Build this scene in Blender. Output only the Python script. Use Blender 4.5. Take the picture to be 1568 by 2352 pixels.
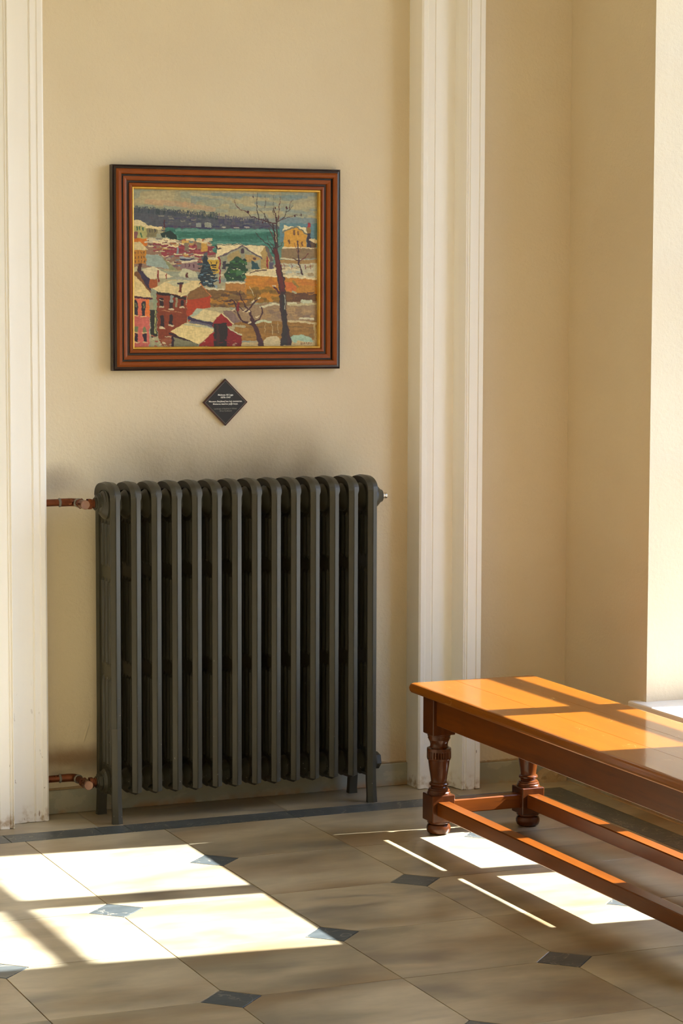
import bpy, bmesh, math, random
import numpy as np
from mathutils import Vector, Matrix

for o in list(bpy.data.objects):
    bpy.data.objects.remove(o, do_unlink=True)
SC = bpy.context.scene
COL = SC.collection

# ------------------------------------------------------------------ camera
cam_data = bpy.data.cameras.new('camera')
cam = bpy.data.objects.new('camera', cam_data)
COL.objects.link(cam)
F_PX = 5566.8
cam_data.sensor_fit = 'VERTICAL'
cam_data.sensor_height = 36.0
cam_data.lens = F_PX / 2352.0 * 36.0
cam_data.clip_start = 0.05
cr = Vector((0.91988646, -0.39217472, 0.0028088))
cu = Vector((0.0327541, 0.08396111, 0.99593057))
cf = Vector((0.39081463, 0.91605105, -0.09008002))
cam.matrix_world = Matrix(((cr.x, cu.x, -cf.x, 0.0), (cr.y, cu.y, -cf.y, 0.0),
                           (cr.z, cu.z, -cf.z, 1.65), (0, 0, 0, 1)))
SC.camera = cam

# ------------------------------------------------------------------ light, sky, exposure
TAN = 0.655
SUN_DIR = Vector((-1.0, 0.105, -TAN)).normalized()
sun_d = bpy.data.lights.new('sun', 'SUN')
sun_d.energy = 43.0
sun_d.angle = math.radians(0.55)
sun_d.color = (0.96, 0.985, 1.0)
sun = bpy.data.objects.new('sun', sun_d)
sun.rotation_euler = SUN_DIR.to_track_quat('-Z', 'Y').to_euler()
sun.location = (12, 0, 9)
COL.objects.link(sun)

world = bpy.data.worlds.new('sky')
SC.world = world
world.use_nodes = True
wn = world.node_tree
bg = wn.nodes['Background']
skt = wn.nodes.new('ShaderNodeTexSky')
skt.sky_type = 'NISHITA'
skt.sun_disc = False
skt.sun_elevation = math.atan(TAN)
skt.sun_rotation = math.radians(96)
skt.air_density = 1.0
skt.dust_density = 1.5
skt.ozone_density = 1.0
tint = wn.nodes.new('ShaderNodeMix')
tint.data_type = 'RGBA'
tint.blend_type = 'MULTIPLY'
tint.inputs[0].default_value = 1.0
tint.inputs[7].default_value = (0.80, 1.0, 1.32, 1.0)
wn.links.new(skt.outputs[0], tint.inputs[6])
wn.links.new(tint.outputs[2], bg.inputs[0])
SKY_STRENGTH = 0.9
bg.inputs[1].default_value = SKY_STRENGTH

SC.view_settings.view_transform = 'Standard'
SC.view_settings.look = 'None'
SC.view_settings.gamma = 1.0
SC.view_settings.use_curve_mapping = False
SC.view_settings.exposure = 0.03
try:
    SC.cycles.max_bounces = 14
    SC.cycles.diffuse_bounces = 10
    SC.cycles.glossy_bounces = 4
    SC.cycles.transparent_max_bounces = 8
    SC.cycles.sample_clamp_indirect = 8.0
    SC.cycles.use_denoising = True
    SC.cycles.caustics_reflective = False
    SC.cycles.caustics_refractive = False
except Exception:
    pass

# ------------------------------------------------------------------ constants of the room
XR = 3.925          # inner face of the window wall
XO = 4.50           # its outer face
YB = 7.25           # back wall
YN = 7.33           # back of the radiator niche
XL, YF, ZC = -3.2, -2.6, 4.3
NX0, NX1 = 2.092, 3.368
XW = 4.42           # plane of the window frames
SILL_Z = 0.343
WIN = [(5.17, 6.70), (2.55, 4.08), (-0.07, 1.46), (-2.2, -1.2)]
WIN_TOP = 3.15


def srgb(r, g, b):
    def f(c):
        c /= 255.0
        return c / 12.92 if c <= 0.04045 else ((c + 0.055) / 1.055) ** 2.4
    return (f(r), f(g), f(b), 1.0)


# ------------------------------------------------------------------ materials
class N:
    def __init__(self, name):
        self.m = bpy.data.materials.new(name)
        self.m.use_nodes = True
        self.t = self.m.node_tree
        self.b = self.t.nodes['Principled BSDF']
        self.out = self.t.nodes['Material Output']

    def n(self, kind, **kw):
        nd = self.t.nodes.new('ShaderNode' + kind)
        for k, v in kw.items():
            setattr(nd, k, v)
        return nd

    def l(self, a, b):
        self.t.links.new(a, b)

    def setv(self, sock, v):
        if hasattr(v, 'is_linked') or hasattr(v, 'links'):
            self.l(v, sock)
        else:
            sock.default_value = v

    def pos(self):
        return self.n('NewGeometry').outputs['Position']

    def obj(self):
        return self.n('TexCoord').outputs['Object']

    def mapping(self, vec, scale=(1, 1, 1), loc=(0, 0, 0), rot=(0, 0, 0)):
        m = self.n('Mapping')
        self.l(vec, m.inputs[0])
        m.inputs['Location'].default_value = loc
        m.inputs['Rotation'].default_value = rot
        m.inputs['Scale'].default_value = scale
        return m.outputs[0]

    def noise(self, vec, scale, detail=4.0, rough=0.55, dist=0.0):
        nd = self.n('TexNoise')
        self.l(vec, nd.inputs['Vector'])
        nd.inputs['Scale'].default_value = scale
        nd.inputs['Detail'].default_value = detail
        nd.inputs['Roughness'].default_value = rough
        nd.inputs['Distortion'].default_value = dist
        return nd.outputs[0]

    def ramp(self, fac, stops, interp='LINEAR'):
        nd = self.n('ValToRGB')
        nd.color_ramp.interpolation = interp
        els = nd.color_ramp.elements
        while len(els) > 1:
            els.remove(els[-1])
        els[0].position = stops[0][0]
        els[0].color = stops[0][1]
        for p, c in stops[1:]:
            e = els.new(p)
            e.color = c
        self.l(fac, nd.inputs[0])
        return nd.outputs[0]

    def mix(self, fac, a, b, mode='MIX'):
        nd = self.n('Mix', data_type='RGBA', blend_type=mode)
        self.setv(nd.inputs[0], fac)
        self.setv(nd.inputs[6], a)
        self.setv(nd.inputs[7], b)
        return nd.outputs[2]

    def math(self, op, a, b=0.0, c=None, clamp=False):
        nd = self.n('Math', operation=op, use_clamp=clamp)
        self.setv(nd.inputs[0], a)
        self.setv(nd.inputs[1], b)
        if c is not None:
            self.setv(nd.inputs[2], c)
        return nd.outputs[0]

    def maprange(self, v, a, b, c=0.0, d=1.0, smooth=True):
        nd = self.n('MapRange')
        if smooth:
            nd.interpolation_type = 'SMOOTHSTEP'
        self.setv(nd.inputs[0], v)
        for i, x in enumerate((a, b, c, d)):
            nd.inputs[i + 1].default_value = x
        return nd.outputs[0]

    def sep(self, vec):
        nd = self.n('SeparateXYZ')
        self.l(vec, nd.inputs[0])
        return nd.outputs

    def bump(self, h, strength, dist=0.01, normal=None):
        nd = self.n('Bump')
        nd.inputs['Strength'].default_value = strength
        nd.inputs['Distance'].default_value = dist
        self.l(h, nd.inputs['Height'])
        if normal is not None:
            self.l(normal, nd.inputs['Normal'])
        self.l(nd.outputs[0], self.b.inputs['Normal'])
        return nd.outputs[0]

    def base(self, c):
        self.setv(self.b.inputs['Base Color'], c)

    def p(self, **kw):
        for k, v in kw.items():
            self.setv(self.b.inputs[k.replace('_', ' ')], v)
        return self


def g(v):
    return (v, v, v, 1.0)


def mat_plaster():
    m = N('cream_plaster')
    P = m.pos()
    c = m.mix(m.ramp(m.noise(P, 1.3, 3), [(0.3, g(0)), (0.7, g(1))]), srgb(215, 199, 168), srgb(222, 208, 177))
    x, y, z = m.sep(P)
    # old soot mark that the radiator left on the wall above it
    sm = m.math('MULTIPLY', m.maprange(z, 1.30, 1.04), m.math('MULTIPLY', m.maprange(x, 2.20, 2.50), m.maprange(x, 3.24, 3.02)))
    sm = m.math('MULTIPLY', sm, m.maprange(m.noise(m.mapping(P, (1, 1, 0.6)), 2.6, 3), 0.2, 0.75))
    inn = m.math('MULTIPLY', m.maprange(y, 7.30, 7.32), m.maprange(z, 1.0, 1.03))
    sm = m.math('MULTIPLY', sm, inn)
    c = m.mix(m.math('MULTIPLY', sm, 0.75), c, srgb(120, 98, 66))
    # stain over the upper pipe, soft tinted patches by lower pipe and right foot
    def smudge(cx, cz, rx, rz, s, col, c):
        dx = m.math('DIVIDE', m.math('SUBTRACT', x, cx), rx)
        dz = m.math('DIVIDE', m.math('SUBTRACT', z, cz), rz)
        r = m.math('SQRT', m.math('ADD', m.math('MULTIPLY', dx, dx), m.math('MULTIPLY', dz, dz)))
        r = m.math('ADD', r, m.math('MULTIPLY', m.math('SUBTRACT', m.noise(P, 9, 3), 0.5), 0.7))
        f = m.math('MULTIPLY', m.maprange(r, 1.0, 0.0), m.math('MULTIPLY', m.maprange(y, 7.30, 7.32), s))
        return m.mix(f, c, col)
    c = smudge(2.15, 1.055, 0.14, 0.075, 0.45, srgb(120, 100, 88), c)
    c = smudge(2.20, 0.175, 0.30, 0.06, 0.75, srgb(120, 82, 44), c)
    c = smudge(3.36, 0.08, 0.12, 0.12, 0.4, srgb(190, 140, 80), c)
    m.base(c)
    m.p(Roughness=0.75)
    m.b.inputs['Specular IOR Level'].default_value = 0.25
    # raised scrape in the plaster beside the lower pipe
    ux = m.math('DIVIDE', m.math('SUBTRACT', m.math('SUBTRACT', x, 2.247), m.math('MULTIPLY', m.math('SUBTRACT', z, 0.255), 0.30)), 0.0045)
    uz = m.math('DIVIDE', m.math('SUBTRACT', z, 0.255), 0.035)
    rr = m.math('SQRT', m.math('ADD', m.math('MULTIPLY', ux, ux), m.math('MULTIPLY', uz, uz)))
    scr = m.math('MULTIPLY', m.ramp(rr, [(0.0, g(1)), (1.0, g(0))]), m.maprange(y, 7.30, 7.32))
    h = m.math('ADD', m.math('ADD', m.math('MULTIPLY', scr, 2.5), m.noise(P, 95, 4, 0.6)), m.math('MULTIPLY', m.noise(P, 22, 2), 0.7))
    m.bump(h, 0.34, 0.006)
    return m.m


def mat_paint(name='white_paint'):
    m = N(name)
    P = m.pos()
    x, y, z = m.sep(P)
    c = m.mix(m.noise(m.mapping(P, (8, 8, 0.6)), 2.5, 3), srgb(242, 238, 228), srgb(248, 245, 237))
    dirt = m.math('MULTIPLY', m.maprange(z, 0.07, 0.0), m.maprange(m.noise(P, 30, 4), 0.45, 0.7))
    c = m.mix(dirt, c, srgb(170, 140, 95))
    ch = m.math('MULTIPLY', m.maprange(m.noise(m.mapping(P, (1, 1, 0.25)), 85, 3), 0.70, 0.74), m.maprange(z, 0.5, 0.02))
    c = m.mix(ch, c, srgb(120, 95, 65))
    m.base(c)
    m.p(Roughness=0.42)
    m.bump(m.noise(m.mapping(P, (60, 60, 1.5)), 2, 3), 0.05, 0.003)
    return m.m


def mat_marble(name, light=True):
    m = N(name)
    oi = m.n('ObjectInfo')
    comb = m.n('CombineXYZ')
    m.l(m.math('MULTIPLY', oi.outputs['Random'], 37.0), comb.inputs[0])
    m.l(m.math('MULTIPLY', oi.outputs['Random'], 91.0), comb.inputs[1])
    m.l(m.math('MULTIPLY', oi.outputs['Random'], 13.0), comb.inputs[2])
    add = m.n('VectorMath', operation='ADD')
    m.l(m.pos(), add.inputs[0])
    m.l(comb.outputs[0], add.inputs[1])
    V = add.outputs[0]
    S = m.mapping(V, (1.0, 2.2, 1.0), rot=(0, 0, 0.2))
    if light:
        base = m.mix(oi.outputs['Random'], srgb(178, 163, 130), srgb(190, 177, 147))
        S2 = m.mapping(V, (0.9, 2.3, 1.0), rot=(0, 0, -0.15))
        K, Wt = g(0), g(1)
        cloud = m.ramp(m.noise(S, 2.4, 4, 0.55, 0.3), [(0.36, K), (0.66, Wt)])
        c = m.mix(m.math('MULTIPLY', cloud, 0.80), base, srgb(124, 115, 92))
        och = m.ramp(m.noise(S2, 1.7, 4, 0.55, 0.2), [(0.46, K), (0.72, Wt)])
        c = m.mix(m.math('MULTIPLY', och, 0.70), c, srgb(138, 108, 66))
        vein = m.ramp(m.noise(S2, 1.15, 3, 0.5, 0.5), [(0.44, K), (0.495, Wt), (0.505, Wt), (0.56, K)])
        vm = m.ramp(m.noise(V, 2.2, 2), [(0.45, K), (0.62, Wt)])
        c = m.mix(m.math('MULTIPLY', m.math('MULTIPLY', vein, vm), 0.55), c, srgb(88, 86, 82))
        c = m.mix(m.ramp(m.noise(S, 22, 3), [(0.3, K), (0.75, g(0.16))]), c, srgb(90, 84, 72))
        r = 0.30
    else:
        c = m.mix(m.noise(m.mapping(V, (1, 4, 1)), 7, 5, 0.65, 1), srgb(44, 50, 52), srgb(92, 98, 97))
        vn = m.noise(m.mapping(V, (1, 1, 1), rot=(0, 0, 0.8)), 6.0, 4, 0.6, 1.5)
        vein = m.maprange(m.math('ABSOLUTE', m.math('SUBTRACT', vn, 0.5)), 0.012, 0.0)
        c = m.mix(m.math('MULTIPLY', vein, 0.55), c, srgb(170, 160, 140))
        r = 0.33
    m.base(c)
    m.p(Roughness=r)
    m.b.inputs['Specular IOR Level'].default_value = 0.5
    m.bump(m.noise(V, 3.5, 3), 0.06, 0.01)
    return m.m


def mat_simple(name, col, rough=0.6, bump=0.0, bs=60, metal=0.0, var=None):
    m = N(name)
    P = m.pos()
    if var is not None:
        m.base(m.mix(m.noise(P, bs * 0.3, 4), col, var))
    else:
        m.base(col)
    m.p(Roughness=rough, Metallic=metal)
    if bump:
        m.bump(m.noise(P, bs, 3), bump, 0.004)
    return m.m


def mat_skirting():
    m = N('grey_marble_skirting')
    P = m.pos()
    c = m.mix(m.noise(P, 6, 5, 0.6, 0.6), srgb(140, 138, 118), srgb(178, 174, 152))
    f = m.maprange(m.noise(m.mapping(P, (1, 1, 1.6)), 11, 5), 0.56, 0.60)
    c = m.mix(m.math('MULTIPLY', f, 0.35), c, srgb(190, 182, 158))
    z = m.sep(P)[2]
    e = m.math('MULTIPLY', m.maprange(z, 0.03, 0.0), m.maprange(m.noise(P, 14, 3), 0.35, 0.7))
    c = m.mix(m.math('MULTIPLY', e, 0.8), c, srgb(176, 130, 80))
    m.base(c)
    m.p(Roughness=0.45)
    return m.m


def mat_iron():
    m = N('grey_enamelled_iron')
    P = m.pos()
    z = m.sep(P)[2]
    c = m.mix(m.noise(P, 8, 4), srgb(57, 54, 41), srgb(65, 62, 48))
    worn = m.math('MULTIPLY', m.maprange(m.noise(P, 26, 5, 0.7), 0.62, 0.72), m.maprange(z, 0.95, 0.1, 0.15, 1.0))
    c = m.mix(worn, c, srgb(64, 52, 38))
    chip = m.math('MULTIPLY', m.maprange(m.noise(m.mapping(P, (1, 1, 0.5)), 160, 2), 0.745, 0.765), m.maprange(z, 0.7, 0.0, 0.0, 1.0))
    c = m.mix(chip, c, srgb(205, 200, 185))
    m.base(c)
    m.p(Roughness=0.42)
    m.b.inputs['Specular IOR Level'].default_value = 0.45
    m.bump(m.noise(P, 70, 3), 0.10, 0.002)
    return m.m


def mat_copper():
    m = N('tarnished_copper')
    P = m.pos()
    c = m.mix(m.noise(P, 45, 4), srgb(148, 88, 58), srgb(84, 48, 32))
    m.base(c)
    m.p(Metallic=0.9, Roughness=m.maprange(m.noise(P, 30, 3), 0.3, 0.7, 0.22, 0.5))
    return m.m


def mat_wood(name, a, b, dark, rough=0.22, axis='Y', scratch=False, coat=0.3):
    m = N(name)
    O = m.obj()
    s = {'Y': (14, 0.9, 14), 'Z': (14, 14, 0.9), 'X': (0.9, 14, 14)}[axis]
    V = m.mapping(O, s)
    n1 = m.noise(V, 1.6, 6, 0.6, 0.8)
    n2 = m.noise(m.mapping(O, tuple(q * 5 for q in s)), 2.0, 3, 0.6)
    c = m.mix(m.ramp(n1, [(0.3, g(0)), (0.7, g(1))]), a, b)
    c = m.mix(m.math('MULTIPLY', m.maprange(n2, 0.55, 0.8), 0.45), c, dark)
    blot = m.maprange(m.noise(O, 5.5, 3), 0.5, 0.75)
    c = m.mix(m.math('MULTIPLY', blot, 0.35), c, dark)
    if scratch:
        sv = m.n('TexVoronoi', feature='DISTANCE_TO_EDGE')
        m.l(m.mapping(O, (70, 9, 1), rot=(0, 0, 0.12)), sv.inputs['Vector'])
        sv.inputs['Scale'].default_value = 1.0
        ln = m.maprange(sv.outputs[0], 0.012, 0.0)
        ln = m.math('MULTIPLY', ln, m.maprange(m.noise(O, 13, 3), 0.60, 0.66))
        c = m.mix(m.math('MULTIPLY', ln, 0.6), c, srgb(240, 196, 120))
    else:
        wn_ = m.maprange(m.noise(m.mapping(O, (1, 1, 0.7)), 90, 3, 0.7), 0.71, 0.75)
        c = m.mix(m.math('MULTIPLY', wn_, 0.5), c, srgb(186, 132, 76))
    m.base(c)
    m.p(Roughness=rough)
    m.b.inputs['Coat Weight'].default_value = coat
    m.b.inputs['Coat Roughness'].default_value = 0.11 if scratch else 0.15
    m.b.inputs['Specular IOR Level'].default_value = 0.1 if scratch else 0.3
    m.bump(n2, 0.01 if scratch else 0.05, 0.001)
    return m.m


M = {}
M['plaster'] = mat_plaster()
M['paint'] = mat_paint()
M['marble'] = mat_marble('pale_marble', True)
M['slate'] = mat_marble('dark_grey_marble', False)
M['grout'] = mat_simple('brown_grout', srgb(128, 100, 66), 0.9, 0.3, 120)
M['skirt'] = mat_skirting()
M['mortar'] = mat_simple('old_mortar', srgb(186, 164, 126), 0.9, 0.8, 70, var=srgb(150, 122, 84))
M['iron'] = mat_iron()
M['copper'] = mat_copper()
M['copper_cap'] = mat_simple('dull_copper_cap', srgb(176, 140, 120), 0.38, 0.1, 90, 0.75, srgb(140, 104, 86))
M['solder'] = mat_simple('grey_solder', srgb(150, 146, 134), 0.5, 0.5, 200, 0.4, srgb(96, 90, 80))
M['chrome'] = mat_simple('chrome_metal', srgb(226, 222, 212), 0.18, 0, 60, 1.0)
M['white_frame'] = mat_simple('window_white_paint', srgb(232, 230, 222), 0.4)
M['sillm'] = mat_simple('white_sill_stone', srgb(232, 228, 218), 0.35, 0.05, 30)
M['seat'] = mat_wood('honey_varnished_wood', srgb(134, 76, 6), srgb(128, 70, 5), srgb(115, 58, 4), 0.45, 'Y', True, 0.8)
M['brown'] = mat_wood('brown_varnished_wood', srgb(116, 60, 7), srgb(92, 44, 5), srgb(60, 26, 4), 0.34, 'Y', False, 0.05)
M['leg'] = mat_wood('dark_turned_wood', srgb(88, 44, 13), srgb(62, 29, 9), srgb(32, 16, 6), 0.26, 'Z', False, 0.15)
M['crossw'] = mat_wood('brown_rail_wood', srgb(116, 59, 8), srgb(90, 43, 6), srgb(58, 26, 4), 0.32, 'X', False, 0.05)
M['f_red'] = mat_simple('red_brown_frame_wood', srgb(140, 70, 12), 0.36, 0.0, 60, 0.0, srgb(120, 56, 9))
M['f_red'].node_tree.nodes['Principled BSDF'].inputs['Specular IOR Level'].default_value = 0.3
M['f_black'] = mat_simple('black_brown_stain', srgb(44, 28, 20), 0.3)
M['gilt'] = mat_simple('rubbed_gilt', srgb(232, 190, 84), 0.35, 0.3, 150, 0.35, srgb(190, 140, 50))
M['plaque'] = mat_simple('black_plaque', srgb(22, 20, 17), 0.5)
M['plaque_edge'] = mat_simple('dark_red_plaque_edge', srgb(62, 18, 10), 0.4)
M['letter'] = mat_simple('white_lettering', srgb(236, 232, 220), 0.6)
M['letter_dim'] = mat_simple('grey_lettering', srgb(150, 146, 134), 0.6)
M['ground'] = mat_simple('outdoor_paving', srgb(150, 142, 128), 0.9)


def mat_glass():
    m = N('window_glass')
    t = m.n('BsdfTransparent')
    gl = m.n('BsdfGlossy')
    gl.inputs['Roughness'].default_value = 0.02
    lw = m.n('LayerWeight')
    lw.inputs[0].default_value = 0.5
    fr = m.math('ADD', m.math('MULTIPLY', m.math('POWER', lw.outputs['Facing'], 5.0), 0.85), 0.03)
    mx = m.n('MixShader')
    m.l(fr, mx.inputs[0])
    m.l(t.outputs[0], mx.inputs[1])
    m.l(gl.outputs[0], mx.inputs[2])
    m.l(mx.outputs[0], m.out.inputs[0])
    m.t.nodes.remove(m.b)
    return m.m


M['glass'] = mat_glass()
M['white_wall'] = mat_simple('white_wall_paint', srgb(240, 239, 233), 0.7, 0.1, 80)  # near-white chosen for the unseen walls to bounce more light into the room


def mat_canvas():
    m = N('oil_paint')
    a = m.n('Attribute', attribute_name='paint')
    P = m.obj()
    st = m.noise(m.mapping(P, (60, 1, 110), rot=(0, 0.5, 0)), 3.0, 4, 0.7, 1.0)
    c = m.mix(0.16, a.outputs['Color'], m.mix(st, g(0.28), g(0.75)), 'OVERLAY')
    m.base(c)
    m.p(Roughness=0.42)
    m.bump(st, 0.2, 0.001)
    return m.m


M['canvas'] = mat_canvas()


# ------------------------------------------------------------------ mesh helpers
def finish(bm, name, mat, parent=None, smooth=None, loc=None, kind=None):
    me = bpy.data.meshes.new(name)
    bmesh.ops.recalc_face_normals(bm, faces=bm.faces)
    bm.to_mesh(me)
    bm.free()
    mats = mat if isinstance(mat, (list, tuple)) else [mat]
    for mm in mats:
        me.materials.append(mm)
    if smooth is not None:
        for p_ in me.polygons:
            p_.use_smooth = True
        try:
            me.set_sharp_from_angle(angle=math.radians(smooth))
        except Exception:
            pass
    o = bpy.data.objects.new(name, me)
    COL.objects.link(o)
    if parent is not None:
        o.parent = parent
    if loc is not None:
        o.location = loc
    if kind:
        o['kind'] = kind
    return o


def box(bm, x0, x1, y0, y1, z0, z1, bev=0.0, seg=1, mi=0):
    r = bmesh.ops.create_cube(bm, size=1.0)
    vs = r['verts']
    for v in vs:
        v.co = Vector((x0 + (v.co.x + .5) * (x1 - x0), y0 + (v.co.y + .5) * (y1 - y0), z0 + (v.co.z + .5) * (z1 - z0)))
    if bev:
        es = list({e for v in vs for e in v.link_edges})
        bmesh.ops.bevel(bm, geom=es, offset=bev, segments=seg, affect='EDGES', profile=0.5)
    return vs


def lathe(bm, prof, seg=32, axis='Z', center=(0, 0, 0), flip=False):
    """prof: list of (r, t) along the axis"""
    rings = []
    c = Vector(center)
    for r, t in prof:
        ring = []
        for k in range(seg):
            a = 2 * math.pi * k / seg
            u, w = r * math.cos(a), r * math.sin(a)
            p = {'Z': (u, w, t), 'X': (t, u, w), 'Y': (w, t, u)}[axis]
            ring.append(bm.verts.new(c + Vector(p)))
        rings.append(ring)
    for a, b in zip(rings[:-1], rings[1:]):
        for k in range(seg):
            bm.faces.new((a[k], a[(k + 1) % seg], b[(k + 1) % seg], b[k]))
    bm.faces.new(rings[0][::-1])
    bm.faces.new(rings[-1])
    return rings


def tube(bm, pts, r, seg=16):
    """round pipe through points"""
    pts = [Vector(p) for p in pts]
    rings = []
    n = None
    for i, p in enumerate(pts):
        if i == 0:
            d = pts[1] - p
        elif i == len(pts) - 1:
            d = p - pts[i - 1]
        else:
            d = (pts[i + 1] - p).normalized() + (p - pts[i - 1]).normalized()
        d.normalize()
        if n is None:
            n = d.cross(Vector((0, 0, 1)))
            if n.length < 1e-3:
                n = d.cross(Vector((0, 1, 0)))
        n = (n - d * n.dot(d)).normalized()
        b = d.cross(n)
        rr = r[i] if isinstance(r, (list, tuple)) else r
        rings.append([bm.verts.new(p + (n * math.cos(2 * math.pi * k / seg) + b * math.sin(2 * math.pi * k / seg)) * rr) for k in range(seg)])
    for a, b in zip(rings[:-1], rings[1:]):
        for k in range(seg):
            bm.faces.new((a[k], a[(k + 1) % seg], b[(k + 1) % seg], b[k]))
    bm.faces.new(rings[0][::-1])
    bm.faces.new(rings[-1])


def prism(bm, poly, z0, z1, inset=0.0):
    """vertical prism of an xy polygon, optional chamfered top"""
    n = len(poly)
    lo = [bm.verts.new((x, y, z0)) for x, y in poly]
    if inset:
        cx = sum(p[0] for p in poly) / n
        cy = sum(p[1] for p in poly) / n
        mid = [bm.verts.new((x, y, z1 - inset)) for x, y in poly]
        top = []
        for x, y in poly:
            d = math.hypot(x - cx, y - cy)
            f = max(0.0, 1 - inset * 1.4 / d)
            top.append(bm.verts.new((cx + (x - cx) * f, cy + (y - cy) * f, z1)))
        rings = [lo, mid, top]
    else:
        rings = [lo, [bm.verts.new((x, y, z1)) for x, y in poly]]
    for a, b in zip(rings[:-1], rings[1:]):
        for k in range(n):
            bm.faces.new((a[k], a[(k + 1) % n], b[(k + 1) % n], b[k]))
    bm.faces.new(lo[::-1])
    bm.faces.new(rings[-1])


def empty(name, loc, label=None, cat=None, kind=None, rotz=0.0, group=None):
    o = bpy.data.objects.new(name, None)
    COL.objects.link(o)
    o.location = loc
    o.rotation_euler = (0, 0, rotz)
    o.empty_display_size = 0.05
    if label:
        o['label'] = label
    if cat:
        o['category'] = cat
    if kind:
        o['kind'] = kind
    if group:
        o['group'] = group
    return o


def struct(o, label=None):
    o['kind'] = 'structure'
    if label:
        o['label'] = label
    return o


# ------------------------------------------------------------------ room shell
bm = bmesh.new()
box(bm, XL - 0.3, XO, YF - 0.3, YN + 0.4, -0.25, -0.004)
floor = struct(finish(bm, 'floor', M['grout']), 'pale marble tile floor with small dark diamond insets and a dark border band')

bm = bmesh.new()
box(bm, XL - 0.3, XO, YF - 0.3, YN + 0.4, ZC, ZC + 0.25)
struct(finish(bm, 'ceiling', M['paint']), 'plain white ceiling above the hall')

bm = bmesh.new()                       # back wall with the recessed niche
box(bm, XL - 0.3, NX0, YB, YN + 0.4, -0.02, ZC)
box(bm, NX1, XO, YB, YN + 0.4, -0.02, ZC)
box(bm, NX0, NX1, YN, YN + 0.4, -0.02, ZC)
box(bm, NX0, NX1, YB, YN, 3.45, ZC)
struct(finish(bm, 'wall_back', M['plaster']), 'cream plaster wall with the radiator niche')

bm = bmesh.new()
box(bm, XL - 0.3, XL, YF, YB, -0.02, ZC)
struct(finish(bm, 'wall_left', M['white_wall']), 'white plaster wall on the far left of the hall')
bm = bmesh.new()
box(bm, XL - 0.3, XO, YF - 0.3, YF, -0.02, ZC)
struct(finish(bm, 'wall_front', M['white_wall']), 'white plaster wall behind the viewer')

bm = bmesh.new()                       # window wall, with real reveals
edges = []
ys = sorted(WIN)
prev = YF
for a, b in ys:
    box(bm, XR, XO, prev, a, -0.02, ZC)
    box(bm, XR, XO, a, b, -0.02, SILL_Z - 0.028)
    box(bm, XR, XO, a, b, WIN_TOP, ZC)
    prev = b
box(bm, XR, XO, prev, YB, -0.02, ZC)
struct(finish(bm, 'wall_right', M['plaster']), 'cream plaster wall with deep window openings')

# windows
TR = [1.1425, 1.782, 2.42]
for i, (a, b) in enumerate(WIN):
    w = empty('window_%d' % (i + 1), (XW, (a + b) / 2, SILL_Z), kind='structure')
    w['label'] = 'tall white framed window with two panes side by side in four rows'
    L = lambda x, y, z: (x - XW, y - (a + b) / 2, z - SILL_Z)

    def wb(x0, x1, y0, y1, z0, z1, name, mat, bev=0.0):
        bm_ = bmesh.new()
        x0, y0, z0 = L(x0, y0, z0)
        x1, y1, z1 = L(x1, y1, z1)
        box(bm_, x0, x1, y0, y1, z0, z1, bev)
        return finish(bm_, name, mat, w)
    ga, gb = a + 0.17, b - 0.152
    if b - a < 1.2:
        ga, gb = a + 0.1, b - 0.1
    gm = ga + (gb - ga) * (5.95 - 5.34) / 1.19
    z0, z1 = 0.50, 3.05
    # frame: four members
    bm_ = bmesh.new()
    for q in ((XW - .03, XW + .03, a, ga, SILL_Z, WIN_TOP), (XW - .03, XW + .03, gb, b, SILL_Z, WIN_TOP),
              (XW - .03, XW + .03, ga, gb, SILL_Z, z0), (XW - .03, XW + .03, ga, gb, z1, WIN_TOP)):
        p0, p1 = L(q[0], q[2], q[4]), L(q[1], q[3], q[5])
        box(bm_, p0[0], p1[0], p0[1], p1[1], p0[2], p1[2], 0.003)
    finish(bm_, 'window_frame', M['white_frame'], w)
    wb(XW - .03, XW + .03, gm - .05, gm + .05, z0, z1, 'mullion', M['white_frame'], 0.003)
    for t in TR:
        for (p, q) in ((ga, gm - .05), (gm + .05, gb)):
            wb(XW - .018, XW + .018, p, q, t - .021, t + .021, 'transom', M['white_frame'], 0.003)
    zs = [z0] + TR + [z1]
    for r in range(4):
        for (p, q) in ((ga, gm - .05), (gm + .05, gb)):
            wb(XW - .002, XW + .002, p, q, zs[r] + (0.021 if r else 0), zs[r + 1] - (0.021 if r < 3 else 0), 'window_pane', M['glass'])
    # sill board with rounded nose and small horns
    bm_ = bmesh.new()
    p0, p1 = L(3.884, a, SILL_Z - .028), L(XW - .03, b, SILL_Z)
    box(bm_, p0[0] + .02, p1[0], p0[1], p1[1], p0[2] + .0005, p1[2] - .0003)
    p0, p1 = L(3.884, a - .05, SILL_Z - .028), L(XR, b + .05, SILL_Z)
    box(bm_, p0[0], p1[0] + .012, p0[1], p1[1], p0[2], p1[2], 0.006, 2)
    s_ = finish(bm_, 'window_sill', M['sillm'], w)
    # portal so the sky reaches the room through this opening
    pd = bpy.data.lights.new('sky_portal', 'AREA')
    pd.shape = 'RECTANGLE'
    pd.size, pd.size_y = WIN_TOP - SILL_Z, b - a
    pd.cycles.is_portal = True
    po = bpy.data.objects.new('sky_portal', pd)
    po.location = (XO + 0.02, (a + b) / 2, (SILL_Z + WIN_TOP) / 2)
    po.rotation_euler = (0, math.radians(90), 0)
    COL.objects.link(po)

bm = bmesh.new()
box(bm, XO + 0.01, 60, -50, 50, -1.4, -1.2)
struct(finish(bm, 'ground', M['ground']), 'sunlit paving outside the windows')

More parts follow.
